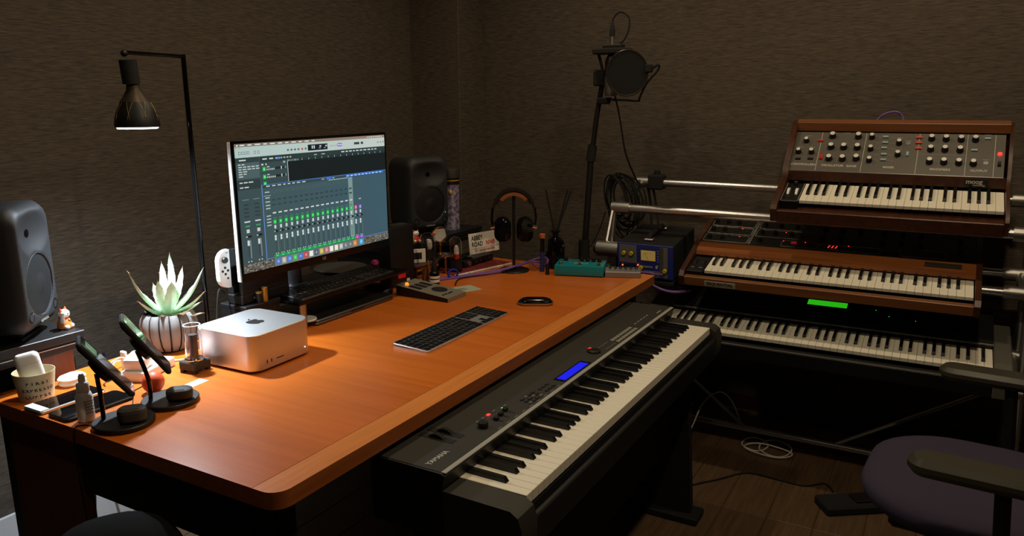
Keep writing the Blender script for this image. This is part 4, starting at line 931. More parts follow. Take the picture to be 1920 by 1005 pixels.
def dome(label, loc, r_, h, base_h, fig, scarf):
    t = thing('glass_dome', label, 'ornament', loc, math.radians(-50), 'glass dome ornaments')
    MB().lathe([(r_*1.0,0),(r_*1.08,.003),(r_*1.02,base_h*.8),(r_*1.06,base_h),(0,base_h)], 24).build('base', 'black_plastic', t)
    z_ = base_h; pr2 = [(r_,z_+.0004),(r_,h-r_)]+[(r_*math.cos(a),h-r_+r_*math.sin(a)) for a in [PI/2*k/7 for k in range(1,8)]]
    i2 = [(max(x-.0012,0),y-(.0012 if k > 1 else 0)) for k, (x,y) in enumerate(pr2)]
    MB().lathe(pr2+i2[::-1], 24).build('glass', 'glass', t)
    fh = (h-base_h)*.62; fr = r_*.42
    f = MB().lathe([(fr*.85,z_+.001),(fr,z_+fh*.2),(fr,z_+fh*.7),(fr*.7,z_+fh*.93),(0,z_+fh)], 16, (r_*.15,0,0)).build('white_figure', 'white_plastic', t)
    MB().sphere((r_*.15+fr*.3,-fr*.93,z_+fh*.62), fr*.16, 8, 6).build('eye', 'ink', f)
    if scarf: MB().lathe([(fr*1.03,z_+.001),(fr*1.25,z_+fh*.18),(fr*1.03,z_+fh*.38)], 16, (r_*.15,0,0)).build('red_coat', 'red', f)
    else: MB().sphere((-r_*.45,0,z_+fh*.55), fr*.5, 8, 6).build('green_ball', mat('green_dark', (20,90,60), .5), t)
    return t
dome('glass dome with a white figure on the dark platform', (2.283,1.655,.7778), .030, .098, .034, 1, False)
dome('slim glass dome with a white and red figure beside the road sign', (2.352,1.578,DZ+.0045), .0225, .132, .045, 1, True)
gb = thing('glass_goblet', 'metal goblet with a glass globe and white card inside', 'ornament', (2.366,1.657,.7778), math.radians(-50))
MB().lathe([(.018,0),(.018,.003),(.005,.008),(.004,.030),(.010,.042),(.022,.052)], 18).build('stem', 'brass', gb)
MB().sphere((0,0,.078), .030, 20, 12).build('globe', 'glass', gb); MB().prism([(-.014,.062),(.0,.056),(.016,.072),(.014,.094),(-.016,.090)], -.002, .002, 'y').build('white_card', 'white_paper', gb)
MB().sphere((-.022,-.018,.085), .008, 8, 6).build('ornament_bead', 'gold_orange', gb)
ms_ = thing('metal_ornament', 'small glittering metal rose in front of the goblet', 'ornament', (2.318,1.60,DZ), 0)
MB().cyl((0,0,0), (.0,.0,.066), .004, n=10).build('stem', 'brass', ms_); MB().lathe([(.014,0),(.014,.003),(.004,.005)], 16).build('foot', 'brass', ms_)
for k in range(14):
    a = k*2.4; r_ = .004+.0011*k; MB().sphere((r_*math.cos(a), r_*math.sin(a), .074-.0006*k), .006, 8, 5, (1,.7,1)).build('petal', 'chrome', ms_)
bo = thing('dropper_bottle', 'small dark bottle with a cream label behind the talkback controller', 'bottle', (2.146,1.53,DZ), 0)
MB().lathe([(.0165,0),(.0175,.002),(.0175,.042),(.012,.050),(.008,.053),(0,.053)], 22).build('body', 'black_gloss', bo)
MB().lathe([(.0178,.010),(.0178,.032)], 22).build('label', 'white_paper', bo) if False else MB().cyl((0,0,.012), (0,0,.021), .0178, n=22).build('label', 'white_paper', bo); MB().cyl((0,0,.025), (0,0,.034), .0178, n=22).build('label', 'white_paper', bo)
MB().lathe([(.0095,.053),(.0095,.072),(.006,.080),(.005,.098),(0,.100)], 16).build('dropper', 'black_matte', bo)
gj = thing('glass_jar', 'small glass jar holding a brush', 'jar', (2.172,1.580,DZ), 0)
MB().lathe([(.018,0),(.019,.002),(.019,.05),(.0178,.05),(.0178,.004),(0,.004)], 22).build('glass', 'glass', gj)
br = thing('brush', 'black brush with a silver ferrule leaning in the glass jar', 'brush', (2.170,1.578,DZ+.006), 0)
MB().tube([(.010,-.006,.0),(.001,-.004,.075)], .0035, 8).build('ferrule', 'brushed', br); MB().tube([(.001,-.004,.075),(-.008,.0,.16)], [.005,.003], 8).build('handle', 'black_plastic', br)
# talkback controller (wedge)
tc_ = thing('talkback_controller', 'wedge-shaped silver and black desktop controller with a round speaker', 'controller', (1.965,1.352,DZ), math.radians(0))
MB().prism([(0,0),(.205,0),(.205,.034),(0,.012)], .0, .105, 'x').build('body', 'black_plastic', tc_)
wm = Matrix.Rotation(math.atan2(.022,.205), 4, 'X'); wm.translation = Vector((0,0,.012))
tp = MB().rbox(-.0005, .1055, -.001, .207, 0, .002, .0006, 1, wm).build('top_plate', 'grey_plastic', tc_)
mat('ctrl_top', (150,144,132), .45, .5); tp.data.materials.clear(); tp.data.materials.append(MATS['ctrl_top'])
MB().box(.0, .105, -.001, 0, .001, .012).build('front_edge', 'ctrl_top', tc_)
def on_top(mb, name, m): 
    mb.v = [tuple(wm @ Vector((v[0],v[1],v[2]+.002))) for v in mb.v]; return mb.build(name, m, tp)
on_top(MB().lathe([(.027,0),(.027,.0006),(0,.0006)], 28, (.062,.075,0)), 'speaker_grille', 'black_matte')
on_top(MB().lathe([(.005,.0006),(.004,.003),(0,.003)], 12, (.062,.075,0)), 'speaker_centre', 'dark_grey')
for k in range(3): on_top(MB().rbox(.012+k*.028, .030+k*.028, .118, .165, 0, .0015, .0004), 'button_bar', 'black_plastic')
on_top(MB().sphere((.024,.180,.002), .007, 10, 6), 'orange_light', mat('led_amber', (255,150,40), .4, emit=(255,140,40), es=1.2))
for x, y in ((.02,.03),(.035,.03),(.05,.028),(.065,.03)): on_top(MB().rbox(x-.005, x+.005, y-.003, y+.003, 0, .002, .0005), 'button', 'black_plastic')
pc = MB().rbox(-.055, .055, -.04, .04, 0, .0008, .0002).build('printed_card', mat('pale_card', (168,176,158), .7)); pc.location = (2.137,1.408,DZ); pc.rotation_euler = (0,0,math.radians(-25)); tag(pc, 'pale green printed card beside the talkback controller', 'card')
for k in range(5): MB().box(-.018, .018-.006*(k % 2), -.012+k*.006, -.010+k*.006, .0008, .001).build('print_mark', 'ink', pc)
# cloth, black box, road sign
cl = thing('knit_cloth', 'red cloth with cream fringe under the small black box', 'cloth', (2.455,1.565,DZ), math.radians(-14))
MB().rbox(-.15, .15, -.055, .045, 0, .004, .001).build('weave', mat('red_cloth', (110,30,28), .95, bump=.8, bscale=500), cl)
fr = MB().rbox(-.0035, .0035, -.014, .0, 0, .0035, .001).mesh('fringe'); fr.materials.append(MATS['white_paper'])
for k in range(36): link('fringe', fr, None, cl, (-.145+k*.0083, -.054, 0), (0,0,random.uniform(-.4,.4)))
bb = thing('black_device', 'small black box with a glossy dial on the red cloth', 'device', (2.41,1.573,DZ+.0042), math.radians(-3))
MB().rbox(0, .19, 0, .10, 0, .027, .003).build('case', 'black_plastic', bb)
MB().lathe([(.028,.027),(.028,.031),(.022,.035),(0,.036)], 24, (.05,.035,0)).build('dial', 'black_gloss', bb); MB().cyl((.025,0,.0135), (.025,-.004,.0135), .0105, n=18).build('socket', 'chrome', bb)
for k in range(4): MB().cyl((.07+k*.03,0,.0135), (.07+k*.03,-.004,.0135), .005, n=12).build('knob', 'dark_grey', bb)
rd = thing('road_sign', 'small white ABBEY ROAD NW8 street sign plate', 'sign', (2.515,1.618,DZ+.0318), math.radians(-15))
rd.rotation_euler = (math.radians(-6), 0, math.radians(-15))
MB().rbox(0, .163, 0, .003, 0, .083, .001).build('plate', 'white_paper', rd)
text('ABBEY', .0255, 'ink', rd, (.013,-.0003,.063), (PI/2,0,0), align='LEFT', bold=.0006, sx=.82); text('ROAD', .0255, 'ink', rd, (.013,-.0003,.038), (PI/2,0,0), align='LEFT', bold=.0006, sx=.82)
text('NW8', .0255, 'print_red', rd, (.090,-.0003,.038), (PI/2,0,0), align='LEFT', bold=.0006, sx=.82)
MB().box(.008, .158, -.0004, 0, .0215, .0225).build('rule', 'ink', rd); text('CITY OF WESTMINSTER', .0105, 'print_red', rd, (.0815,-.0003,.0125), (PI/2,0,0), bold=.0002)
# headphones on stand
RZ = math.atan2(-.869,.494)
hs = thing('headphone_stand', 'black headphone stand with a round base and wooden saddle', 'stand', (2.478,1.399,DZ), RZ)
MB().lathe([(.057,0),(.058,.002),(.056,.006),(0,.008)], 36).build('base', 'black_plastic', hs); MB().cyl((0,0,.006), (0,0,.288), .0055, n=14).build('pole', 'black_plastic', hs)
sd = [(.052*math.cos(a), .240+.052*math.sin(a)) for a in [PI*(.17+.66*k/10) for k in range(11)]]; sd2 = [(.040*math.cos(a), .240+.040*math.sin(a)) for a in [PI*(.83-.66*k/10) for k in range(11)]]
MB().prism([(x*1.15,z_+.006) for x, z_ in sd+sd2], -.02, .02, 'y').build('saddle', 'walnut', hs)
hp = thing('headphones', 'black over-ear headphones with silver hinges hanging on their stand', 'headphones', (2.478,1.399,DZ), RZ)
def band(r0, r1, y0, y1, m, nm, a0=.05, a1=.95):
    A = [PI*(a0+(a1-a0)*k/22) for k in range(23)]
    return MB().prism([(r1*math.cos(a)*.96, .228+r1*1.02*math.sin(a)) for a in A]+[(r0*math.cos(a)*.96, .228+r0*1.02*math.sin(a)) for a in A[::-1]], y0, y1, 'y').build(nm, m, hp)
band(.073, .084, -.018, .018, 'black_plastic', 'headband'); band(.066, .073, -.014, .014, 'rubber', 'head_cushion', .12, .88)
for s in (-1,1):
    MB().tube([(s*.078,0,.240),(s*.082,0,.20),(s*.078,0,.170)], .0045, 8).build('yoke', 'black_gloss', hp)
    MB().cyl((s*.070,-.016,.172), (s*.086,-.014,.168), .007, n=12).build('hinge', 'chrome', hp)
    cup = MB().loft([(rr(.050,.082,.024,6),-.016),(rr(.064,.096,.031,6),-.010),(rr(.066,.098,.032,6),.006),(rr(.056,.088,.027,6),.015)], Matrix.Translation((s*.042,-.004,.158)) @ Matrix.Rotation(s*PI/2*.42, 4, 'Z') @ Matrix.Rotation(PI/2, 4, 'X') @ Matrix.Rotation(0, 4, 'Y')).build('ear_cup', 'black_gloss', hp)
    MB().loft([(rr(.060,.092,.029,6),.0),(rr(.066,.098,.032,6),.006),(rr(.060,.092,.029,6),.014)], Matrix.Translation((s*.036,.010,.158)) @ Matrix.Rotation(s*PI/2*.42, 4, 'Z') @ Matrix.Rotation(PI/2, 4, 'X')).build('ear_pad', 'rubber', hp)
# reed diffuser and vial
df = thing('reed_diffuser', 'black glass reed diffuser bottle with three black reeds', 'diffuser', (2.602,1.287,DZ), 0)
MB().lathe([(.033,0),(.036,.003),(.036,.085),(.032,.105),(.016,.118),(.012,.122),(.012,.136),(.019,.140),(.019,.145),(.010,.145),(0,.140)], 30).build('bottle', 'black_glass', df)
for dx, dz in ((-22,.30),(26,.298),(34,.295)): MB().tube([tuple(RV*(-.0002*dx)+Vector((0,0,.10))), tuple(RV*(dx*.00188*.9)+Vector((0,0,dz)))], .0034, 6).build('reed', 'black_matte', df)
vl = thing('corked_vial', 'slim blue vial with an orange cork beside the diffuser', 'vial', (2.515,1.298,DZ), 0)
MB().cyl((0,0,0), (0,0,.075), .0085, n=18).build('blue_fill', mat('blue_label', (40,46,110), .5), vl); MB().cyl((0,0,.075), (0,0,.128), .0085, n=18).build('glass', 'black_gloss', vl); MB().cyl((0,0,.128), (0,0,.143), .0100, .0112, 18).build('cork', mat('cork', (186,104,54), .8), vl)
# teal pedal
tp_ = thing('effects_pedal', 'teal metal effects pedal with three footswitches', 'pedal', (2.473,1.227,DZ), math.radians(-72.9))
MB().rbox(0, .180, 0, .122, .003, .040, .003, 2).build('case', 'teal', tp_)
for x in (.012,.168):
    for y in (.012,.11): MB().cyl((x,y,0), (x,y,.003), .006, n=10).build('rubber_foot', 'rubber', tp_)
for x in (.020, .090, .160):
    f = MB().lathe([(.0075,0),(.0075,.003),(.0045,.003),(.0045,.009),(.0035,.0105),(0,.0105)], 16).build('footswitch', 'brass', tp_, 35, (x,.022,.040))
for x in (.030,.090,.112,.134,.156): knob(tp_, (x,.085,.040), .0078, .014)
text('timeline', .013, 'print_white', tp_, (.094,.05,.0401), bold=.0003) if False else None
for k in range(6): MB().box(.066+k*.009, .072+k*.009, .046, .052, .040, .0403).build('print_mark', 'print_white', tp_)
for k in range(7): MB().box(.024+k*.021, .034+k*.021, .066, .0675, .040, .0402).build('print_mark', 'print_white', tp_)
sb_ = thing('silver_switch_box', 'low silver box with small black switches beside the teal pedal', 'device', (2.533,1.052,DZ), math.radians(-68))
MB().rbox(0, .128, 0, .088, 0, .022, .002).build('case', mat('grey_metal', (150,146,146), .45, .6), sb_)
for k in range(6): MB().tube([(.018+k*.019,.040,.022),(.018+k*.019,.047,.033)], .0022, 6).build('toggle', 'black_plastic', sb_); MB().rbox(.012+k*.019, .024+k*.019, .060, .070, .022, .026, .001).build('button', 'black_plastic', sb_)
knob(sb_, (.012,.075,.022), .006, .012, body='chrome')
jk = thing('cable_plug', 'black jack plug standing at the end of the purple cables', 'plug', (2.478,1.2575,DZ), 0)
MB().cyl((0,0,0), (0,0,.034), .0075, n=14).build('sleeve', 'black_plastic', jk); MB().cyl((0,0,.034), (0,0,.040), .005, n=12).build('collar', 'black_matte', jk)
# purple cables and black cable
for k, (dy, dz, lb) in enumerate(((0,0,'purple cable nearest the headphones on the desktop'),(-.012,0,'purple cable in the middle of the desktop bundle'),(-.024,.0,'purple cable on the near side of the desktop bundle'))):
    pts = [(2.20-.01*k,1.595+dy*1.2,DZ+.0035),(2.29,1.525+dy,DZ+.0035),(2.395,1.448+dy,DZ+.008),(2.46,1.405+dy*.6,DZ+.0155),(2.52,1.365+dy*.5,DZ+.030),(2.57-.02*k,1.325,DZ+.042-.016*k),(2.53-.012*k,1.283-.006*k,DZ+.045-.018*k),(2.485,1.262+.003*k,DZ+.041-.018*k)]
    if k: pts = pts[:6]+[(2.60-.02*k,1.285-.03*k+.02,DZ+.012)][:0]+[(2.60,1.345-.01*k,DZ+.01),(2.64,1.35-.01*k,DZ+.005)]
    tag(MB().tube(spline(pts,8), .0038, 7).build('purple_cable', 'purple_cable'), lb, 'cable', 'purple cables on the desktop')
tag(MB().tube(spline([(2.17,1.46,DZ+.003),(2.26,1.497,DZ+.003),(2.36,1.45,DZ+.003),(2.43,1.40,DZ+.013),(2.50,1.375,DZ+.022),(2.59,1.36,DZ+.03),(2.66,1.33,DZ+.03),(2.70,1.30,DZ-.05)],8), .0026, 6).build('black_cable', 'rubber'), 'thin black cable running under the headphones', 'cable')
vt = MB().tube([(2.258+.016*math.cos(a), 1.528-.010*math.cos(a), DZ+.0185+.0155*math.sin(a)) for a in [2*PI*k/20 for k in range(20)]], .0035, 6, True).build('cable_tie', 'blue_velcro'); tag(vt, 'blue hook-and-loop cable tie around the desktop cables', 'cable tie')
# preamp
MB().poly([(2.735,1.110,.665),(2.735,.860,.665),(3.03,.860,.704),(3.03,1.110,.704),(2.735,1.110,.675),(2.735,.860,.675),(3.03,.860,.714),(3.03,1.110,.714)],[(0,1,2,3),(4,7,6,5),(0,4,5,1),(1,5,6,2),(2,6,7,3),(3,7,4,0)]).build('side_shelf', 'black_matte', ks)
pa = thing('mic_preamp', 'black and blue microphone preamp with a glowing meter beside the stand', 'preamp', (2.752,1.086,.6855), 0)
pa.rotation_euler = (Matrix.Rotation(-PI/2, 3, 'Z') @ Matrix.Rotation(math.radians(7.5), 3, 'X')).to_euler()
for x in (.02,.20):
    for y in (.03,.23): MB().cyl((x,y,-.0085), (x,y,0), .008, n=12).build('foot', 'rubber', pa)
MB().rbox(0, .220, 0, .265, 0, .132, .002).build('case', 'black_matte', pa)
mat('preamp_blue', (34,48,128), .45); fp = MB().rbox(0, .220, -.006, 0, 0, .132, .0015).build('front_panel', 'preamp_blue', pa)
def fb(x0, x1, z0, z1, m, nm, d=.0012): return MB().rbox(x0, x1, -.006-d, -.006, z0, z1, .0004).build(nm, m, fp)
fb(.008,.078,.055,.126,mat('preamp_grey',(104,104,104),.5),'inset_panel'); fb(.168,.184,.012,.126,'preamp_grey','inset_panel'); fb(.078,.168,.006,.030,'preamp_grey','inset_panel'); fb(.168,.200,.006,.126,'preamp_grey','inset_panel')
mt = fb(.094,.155,.068,.112,'ink','meter_frame',.0016); MB().rbox(.096, .153, -.0082, -.0076, .070, .110, .0002).build('meter_face', mat('vu_face', (190,170,110), .5, emit=(150,124,60), es=.35), mt)
MB().tube([(.124,-.0084,.074),(.112,-.0084,.100)], .0005, 4).build('needle', 'ink', mt)
for k in range(7): MB().box(.104+k*.0065, .105+k*.0065, -.0083, -.0082, .098-.0006*(k-3)**2, .103-.0006*(k-3)**2).build('scale_mark', 'ink', mt)
mat('yellow_knob', (190,170,40), .4)
for x, z_ in ((.028,.094),(.058,.094),(.096,.040),(.190,.036)):
    o = knob(fp, (x,-.0074,z_), .0085, .009, body='yellow_knob', rot=(PI/2,0,0)); MB().lathe([(.0115,0),(.0115,.001),(0,.001)], 18).build('skirt', 'dark_grey', o)
for k in range(5): fb(.012+k*.013,.020+k*.013,.036,.050,'black_plastic','push_button',.003)
for x, z_ in ((.022,.044),(.084,.050)): MB().sphere((x,-.010,z_), .0032, 8, 6).build('indicator_light', 'led_orange', fp)
for k in range(4): MB().cyl((.112+k*.014,-.006,.018), (.112+k*.014,-.0095,.018), .005, n=12).build('jack_socket', 'dark_grey', fp)
for r_ in range(5): fb(.160,.164,.068+r_*.010,.071+r_*.010,'print_white','print_mark',.0003)
text('Focusrite', .012, 'print_white', fp, (.118,-.0063,.046), (PI/2,0,0), bold=.0002); text('ff', .018, 'print_white', fp, (.157,-.0063,.046), (PI/2,0,.0), bold=.0006)
MB().tube([(.110,.045,.133),(.110,.055,.150),(.110,.20,.150),(.110,.215,.133)], .009, 8).build('carry_handle', 'rubber', pa)
for y in (.05,.21): MB().rbox(.092, .128, y-.014, y+.014, .1325, .142, .003).build('handle_end', 'silver', pa)
tag(MB().tube(spline([(2.737,.99,.712),(2.70,.975,.715),(2.69,.935,.718),(2.70,.92,.713),(2.738,.905,.705)],8), .0045, 8).build('patch_cable', 'purple_cable'), 'short purple patch cable on the preamp front', 'cable')
tag(MB().tube(spline([(2.735,.975,.700),(2.69,.955,.700),(2.675,.915,.675),(2.68,.87,.660),(2.69,.83,.658),(2.75,.80,.655)],8), .0048, 8).build('patch_cable', 'purple_cable'), 'purple cable sagging from the preamp to the middle synthesizer', 'cable')
# ------------------------------------------------------------------ microphone on stand
mst = thing('microphone_stand', 'tall black microphone stand behind the desk end', 'mic stand', (0, 0, 0))
MB().tube([(2.80,1.265,.05),(2.80,1.255,.733),(2.80,1.229,1.181)], .0125, 12).build('lower_pole', 'black_plastic', mst)
MB().tube([(2.80,1.229,1.13),(2.80,1.212,1.28),(2.795,1.185,1.43)], .010, 12).build('upper_pole', 'black_plastic', mst)
MB().cyl((2.80,1.234,1.115), (2.80,1.226,1.175), .018, n=16).build('clutch', 'rubber', mst); MB().cyl((2.80,1.256,.70), (2.80,1.256,.80), .022, n=16).build('collar', 'rubber', mst)
for a in (.3,.3+2*PI/3,.3+4*PI/3): MB().tube([(2.80,1.265,.16),(2.80+.26*math.cos(a),1.265+.26*math.sin(a),.012)], .009, 8).build('tripod_leg', 'black_plastic', mst)
MB().cyl((2.80,1.265,.14), (2.80,1.265,.20), .022, n=14).build('tripod_hub', 'rubber', mst)
MB().rbox(2.765, 2.805, 1.165, 1.215, 1.40, 1.46, .006).build('top_joint', 'rubber', mst)
mi = thing('microphone', 'black studio microphone hanging upside down in its shock mount', 'microphone', (2.765,1.140,1.545), 0)
MB().rbox(-.035, .035, -.070, .065, -.030, -.010, .004).build('shock_mount', 'rubber', mi); MB().rbox(-.02, .02, -.045, .030, -.012, .004, .003).build('mount_top', 'black_plastic', mi)
MB().tube([(.0,.055,-.02),(.012,.045,-.07),(.02,.035,-.12)], .006, 8).build('mount_arm', 'rubber', mi)
MB().lathe([(.022,-.16),(.024,-.155),(.024,-.055),(.018,-.04),(.012,-.03)], 22).build('body', 'black_plastic', mi)
MB().lathe([(.0215,-.182),(.0235,-.175),(.0245,-.162),(.0245,-.110)], 22).build('grille', mat('mic_grille', (96,96,94), .5, .7, bump=1., bscale=1400), mi)
MB().lathe([(.008,.004),(.008,.034),(.0085,.034)], 14).build('connector', 'silver', mi); MB().lathe([(.0105,.034),(.0105,.052),(.006,.078),(.0035,.084)], 14).build('connector_boot', 'rubber', mi)
MB().tube(spline([(0,0,.08),(.0,-.006,.100),(0,-.030,.118),(0,-.062,.10),(0,-.066,.06),(0,-.048,.02),(0,-.028,.004)],8), .0032, 8).build('lead', 'rubber', mi)
tag(MB().tube(spline([(2.768,1.126,1.37),(2.80,1.12,1.30),(2.82,1.116,1.243),(2.86,1.11,1.14),(2.95,1.10,1.038),(2.98,1.09,1.0)],8), .0036, 8).build('microphone_cable', 'rubber'), 'black microphone cable dropping from the microphone to the stand', 'cable')
pf_ = thing('pop_filter', 'round black pop filter on a gooseneck in front of the microphone', 'pop filter', (2.70,1.052,1.443), 0)
ax1 = Vector((.36,-.93,0)); rg = [tuple(ax1*.073*math.cos(a)+UV*.080*math.sin(a)) for a in [2*PI*k/40 for k in range(40)]]
MB().tube(rg, .0035, 8, True).build('ring', mat('ring_grey', (60,56,50), .3, .6), pf_)
nrm = ax1.cross(UV).normalized(); n_ = 40
MB().poly([tuple(Vector(v)*.99+nrm*.001) for v in rg]+[tuple(Vector(v)*.99-nrm*.001) for v in rg], [tuple(range(n_)), tuple(range(2*n_-1,n_-1,-1))]+[(i,(i+1)%n_,n_+(i+1)%n_,n_+i) for i in range(n_)]).build('mesh_screen', mat('mesh_black', (10,10,10), .9), pf_)
MB().rbox(-.012, .012, -.012, .012, -.015, .015, .004, 1, Matrix.Translation(tuple(ax1*.078+UV*.016))).build('ring_clip', 'rubber', pf_)
gp = [(2.725,.968,1.458),(2.72,.942,1.470),(2.725,.945,1.452),(2.73,.985,1.41),(2.74,1.008,1.375),(2.75,1.022,1.350),(2.76,1.03,1.345),(2.77,1.09,1.348),(2.79,1.18,1.350)]
MB().tube([tuple(Vector(p)-Vector((2.70,1.052,1.443))) for p in spline(gp,6)], .0042, 8).build('gooseneck', 'rubber', pf_)
cx = MB().rbox(.072, .115, .10, .150, -.110, -.085, .004).build('clamp', 'rubber', pf_); MB().tube([(.075,.095,-.115),(.06,.08,-.095)], .004, 8).build('clamp_screw', 'silver', cx)
# cables hanging on the stand
cbn = thing('cable_coil', 'coil of black cables hanging on the end of the keyboard stand', 'cables', (2.90,1.165,.99), 0)
for k in range(11):
    w_ = .038+.006*(k % 4)+.002*k; h_ = .075+.010*(k % 5)+.006*(k//3); oy = -.012+.014*math.sin(k*1.7); ox = -.02+.012*k
    MB().tube([(ox+.008*math.sin(a*2+k), oy+w_*math.cos(a)+.016*math.sin(a), -h_+.055+.012*math.sin(k)+h_*math.sin(a)) for a in [2*PI*j/26 for j in range(26)]], .0036, 6, True).build('cable_loop', 'rubber', cbn)
MB().tube(spline([(.20,-.06,.02),(.21,-.075,-.08),(.20,-.085,-.16)],6), .006, 8).build('cable_tail', 'rubber', cbn); MB().tube(spline([(.20,-.08,.02),(.21,-.10,-.08),(.19,-.12,-.17)],6), .005, 8).build('cable_tail', 'rubber', cbn)
ck = thing('rail_clamp', 'black clamp on the upper rail of the keyboard stand', 'clamp', (3.105,1.065,1.010), 0)
MB().rbox(-.028, .028, -.032, .032, -.028, .034, .006).build('jaw', 'rubber', ck); MB().cyl((0,.0,.034), (0,0,.050), .014, n=14).build('knob', 'rubber', ck)
tag(MB().tube(spline([(2.93,1.22,.90),(2.94,1.25,.82),(2.95,1.29,.75),(2.96,1.33,.715),(2.9,1.36,.60)],8), .002, 6).build('thin_cable', 'rubber'), 'thin black cable trailing from the cable coil behind the diffuser', 'cable')
tag(MB().tube(spline([(3.15,.275,1.15),(3.20,.272,1.19),(3.235,.262,1.262),(3.235,.235,1.292),(3.235,.195,1.300),(3.235,.172,1.272),(3.20,.168,1.19),(3.15,.168,1.15)],8), .0042, 8).build('patch_cable', 'purple_cable'), 'purple cable arching behind the top synthesizer', 'cable')
# ------------------------------------------------------------------ chair
ch = thing('office_chair', 'office chair with purple fabric seat and black armrests', 'chair', (2.0,-.135,0), math.radians(-4))
mat('arm_pad', (56,54,44), .42)
def cush(w_, d, z0, z1, r_):
    return MB().loft([(rr(w_*.86,d*.86,r_*.8,8),z0),(rr(w_*.97,d*.97,r_*.95,8),z0+(z1-z0)*.3),(rr(w_,d,r_,8),z0+(z1-z0)*.55),(rr(w_*.97,d*.97,r_*.96,8),z0+(z1-z0)*.82),(rr(w_*.86,d*.86,r_*.85,8),z0+(z1-z0)*.97),(rr(w_*.55,d*.55,r_*.55,8),z1),(rr(w_*.1,d*.1,r_*.1,8),z1-.002)])
cush(.50, .50, .40, .475, .20).build('seat', 'chair_fabric', ch, 80)
MB().rbox(-.17, .17, -.17, .17, .375, .405, .01).build('seat_pan', 'black_plastic', ch)
MB().cyl((0,0,.10), (0,0,.38), .026, n=16).build('gas_column', 'black_plastic', ch)
for k in range(5):
    a = .5+2*PI*k/5; c, s = math.cos(a), math.sin(a)
    lg = MB().tube([(0,0,.115),(.16*c,.16*s,.105),(.29*c,.29*s,.075)], [.028,.022,.015], 8).build('base_leg', 'black_plastic', ch)
    MB().cyl((.29*c-.02*s,.29*s+.02*c,.028), (.29*c+.02*s,.29*s-.02*c,.028), .028, n=16).build('caster', 'rubber', lg)
bk = cush(.46, .50, 0, .075, .16); Mb = Matrix.Translation((0,-.245,.80)) @ Matrix.Rotation(math.radians(-82), 4, 'X'); bk.v = [tuple(Mb @ Vector(v)) for v in bk.v]; bk.build('backrest', 'chair_fabric', ch, 80)
MB().tube([(0,-.10,.38),(0,-.27,.40),(0,-.31,.55),(0,-.30,.75)], .018, 8).build('back_bracket', 'black_plastic', ch)
for s in (-1,1):
    MB().loft([(rr(.060,.24,.028,6,s*.325,0),.602),(rr(.080,.262,.038,6,s*.325,0),.615),(rr(.080,.262,.038,6,s*.325,0),.626),(rr(.062,.24,.028,6,s*.325,0),.638)]).build('arm_pad', 'arm_pad', ch)
    MB().tube([(s*.16,-.04,.39),(s*.30,-.05,.40),(s*.32,-.05,.46),(s*.32,-.04,.605)], .016, 8).build('arm_post', 'black_plastic', ch)
# ------------------------------------------------------------------ floor things
pd = thing('sustain_pedal', 'black sustain pedal with a steel tread on the floor', 'pedal', (2.62,.185,0), math.radians(35))
MB().rbox(-.05, .05, -.10, .10, 0, .030, .006).build('body', 'rubber', pd); MB().rbox(-.028, .028, -.13, -.01, .032, .038, .002).build('tread', 'black_plastic', pd); MB().rbox(-.022, .022, -.125, -.110, .038, .0395, .0005).build('tread_tip', 'silver', pd)
tag(MB().tube(spline([(2.40,.76,.004),(2.50,.70,.004),(2.60,.62,.004),(2.70,.54,.004),(2.70,.42,.004),(2.70,.34,.004),(2.75,.28,.004),(2.70,.245,.006)],8), .003, 6).build('pedal_cable', 'rubber'), 'black pedal cable snaking over the floor', 'cable')
wc = thing('cable_coil', 'loose white cable coil on the floor under the synthesizers', 'cables', (2.93,.52,0), 0)
for k, (ox, oy, r1, r2_) in enumerate(((.03,.05,.06,.05),(.02,-.03,.075,.06),(-.02,-.01,.05,.09))):
    MB().tube([(ox+r1*math.cos(a), oy+r2_*math.sin(a), .004+.004*k+.002*math.sin(3*a)) for a in [2*PI*j/28 for j in range(28)]], .0028, 6, True).build('cable_loop', 'white_cable', wc)
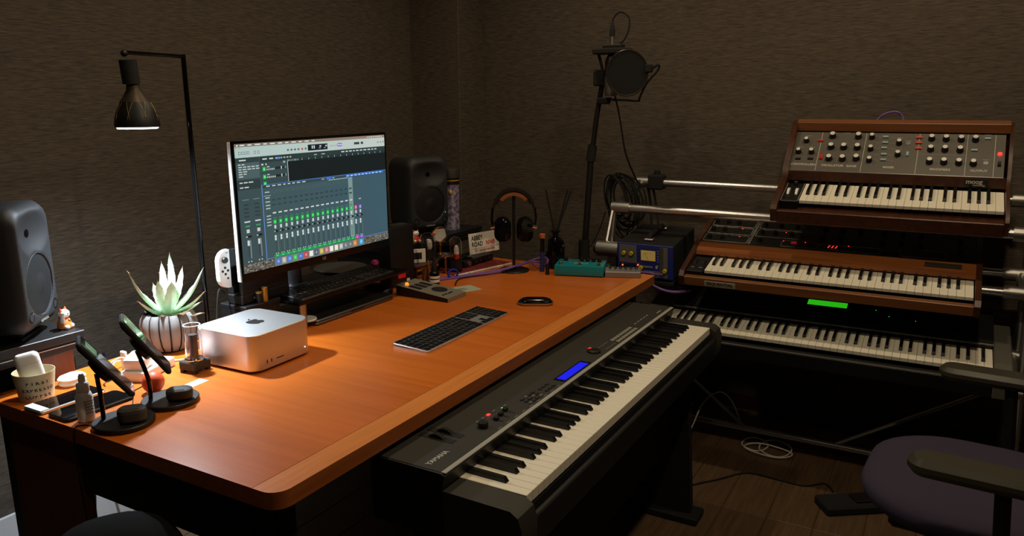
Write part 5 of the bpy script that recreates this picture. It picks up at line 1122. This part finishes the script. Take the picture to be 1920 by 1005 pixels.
tag(MB().tube(spline([(2.66,.90,.02),(2.74,.84,.02),(2.83,.80,.06),(2.90,.77,.16),(2.95,.72,.20),(3.0,.68,.15),(3.02,.64,.05)],8), .0028, 6).build('white_cable', 'white_cable'), 'white cable rising from the floor beside the piano stand', 'cable')
rl = thing('paper_roll', 'brown paper roll standing behind the piano stand', 'roll', (2.40,.99,0), 0)
MB().lathe([(.035,0),(.035,.11),(.020,.11),(.020,.004),(0,.004)], 24).build('roll', 'kraft', rl)
bg = thing('backpack', 'black rounded backpack on the floor at the left desk end', 'bag', (.690,1.180,0), math.radians(-30))
bb_ = cush(.25, .66, 0, .20, .115); Mb = Matrix.Translation((0,.10,.330)) @ Matrix.Rotation(PI/2, 4, 'X'); bb_.v = [tuple(Mb @ Vector(v)) for v in bb_.v]; bb_.build('body', mat('bag_black', (7,7,8), .9, spec=.2), bg, 80)
pk = cush(.20, .34, 0, .07, .08); Mb = Matrix.Translation((0,-.06,.20)) @ Matrix.Rotation(PI/2, 4, 'X'); pk.v = [tuple(Mb @ Vector(v)) for v in pk.v]; pk.build('front_pocket', 'black_matte', bg, 80)
for s in (-1,1): MB().tube(spline([(s*.05,.09,.58),(s*.06,.15,.50),(s*.07,.16,.30),(s*.09,.10,.08)],6), .010, 6).build('strap', 'rubber', bg)
MB().tube(spline([(-.05,.07,.60),(-.045,.105,.60),(.045,.105,.60),(.05,.07,.60)],5), .006, 6).build('grab_handle', 'rubber', bg)
UD = [((1.27,2.24,.35),(1.29,2.25,.2),(1.28,2.26,.03),'black cable hanging behind the desk near the leg panel'),((1.34,2.2,.4),(1.36,2.22,.15),(1.42,2.2,.02),'black cable curving to the floor behind the desk'),((1.45,2.1,.5),(1.47,2.15,.2),(1.46,2.2,.02),'black cable dropping behind the backpack')]
for a, b, c, lb in UD: tag(MB().tube(spline([(a[0],a[1],.60),a,b,c],8), .004, 6).build('mains_cable', 'rubber'), lb, 'cable', 'cables behind the desk')
for o in list(bpy.data.objects):
    if o.name == 'tmp': bpy.data.objects.remove(o)
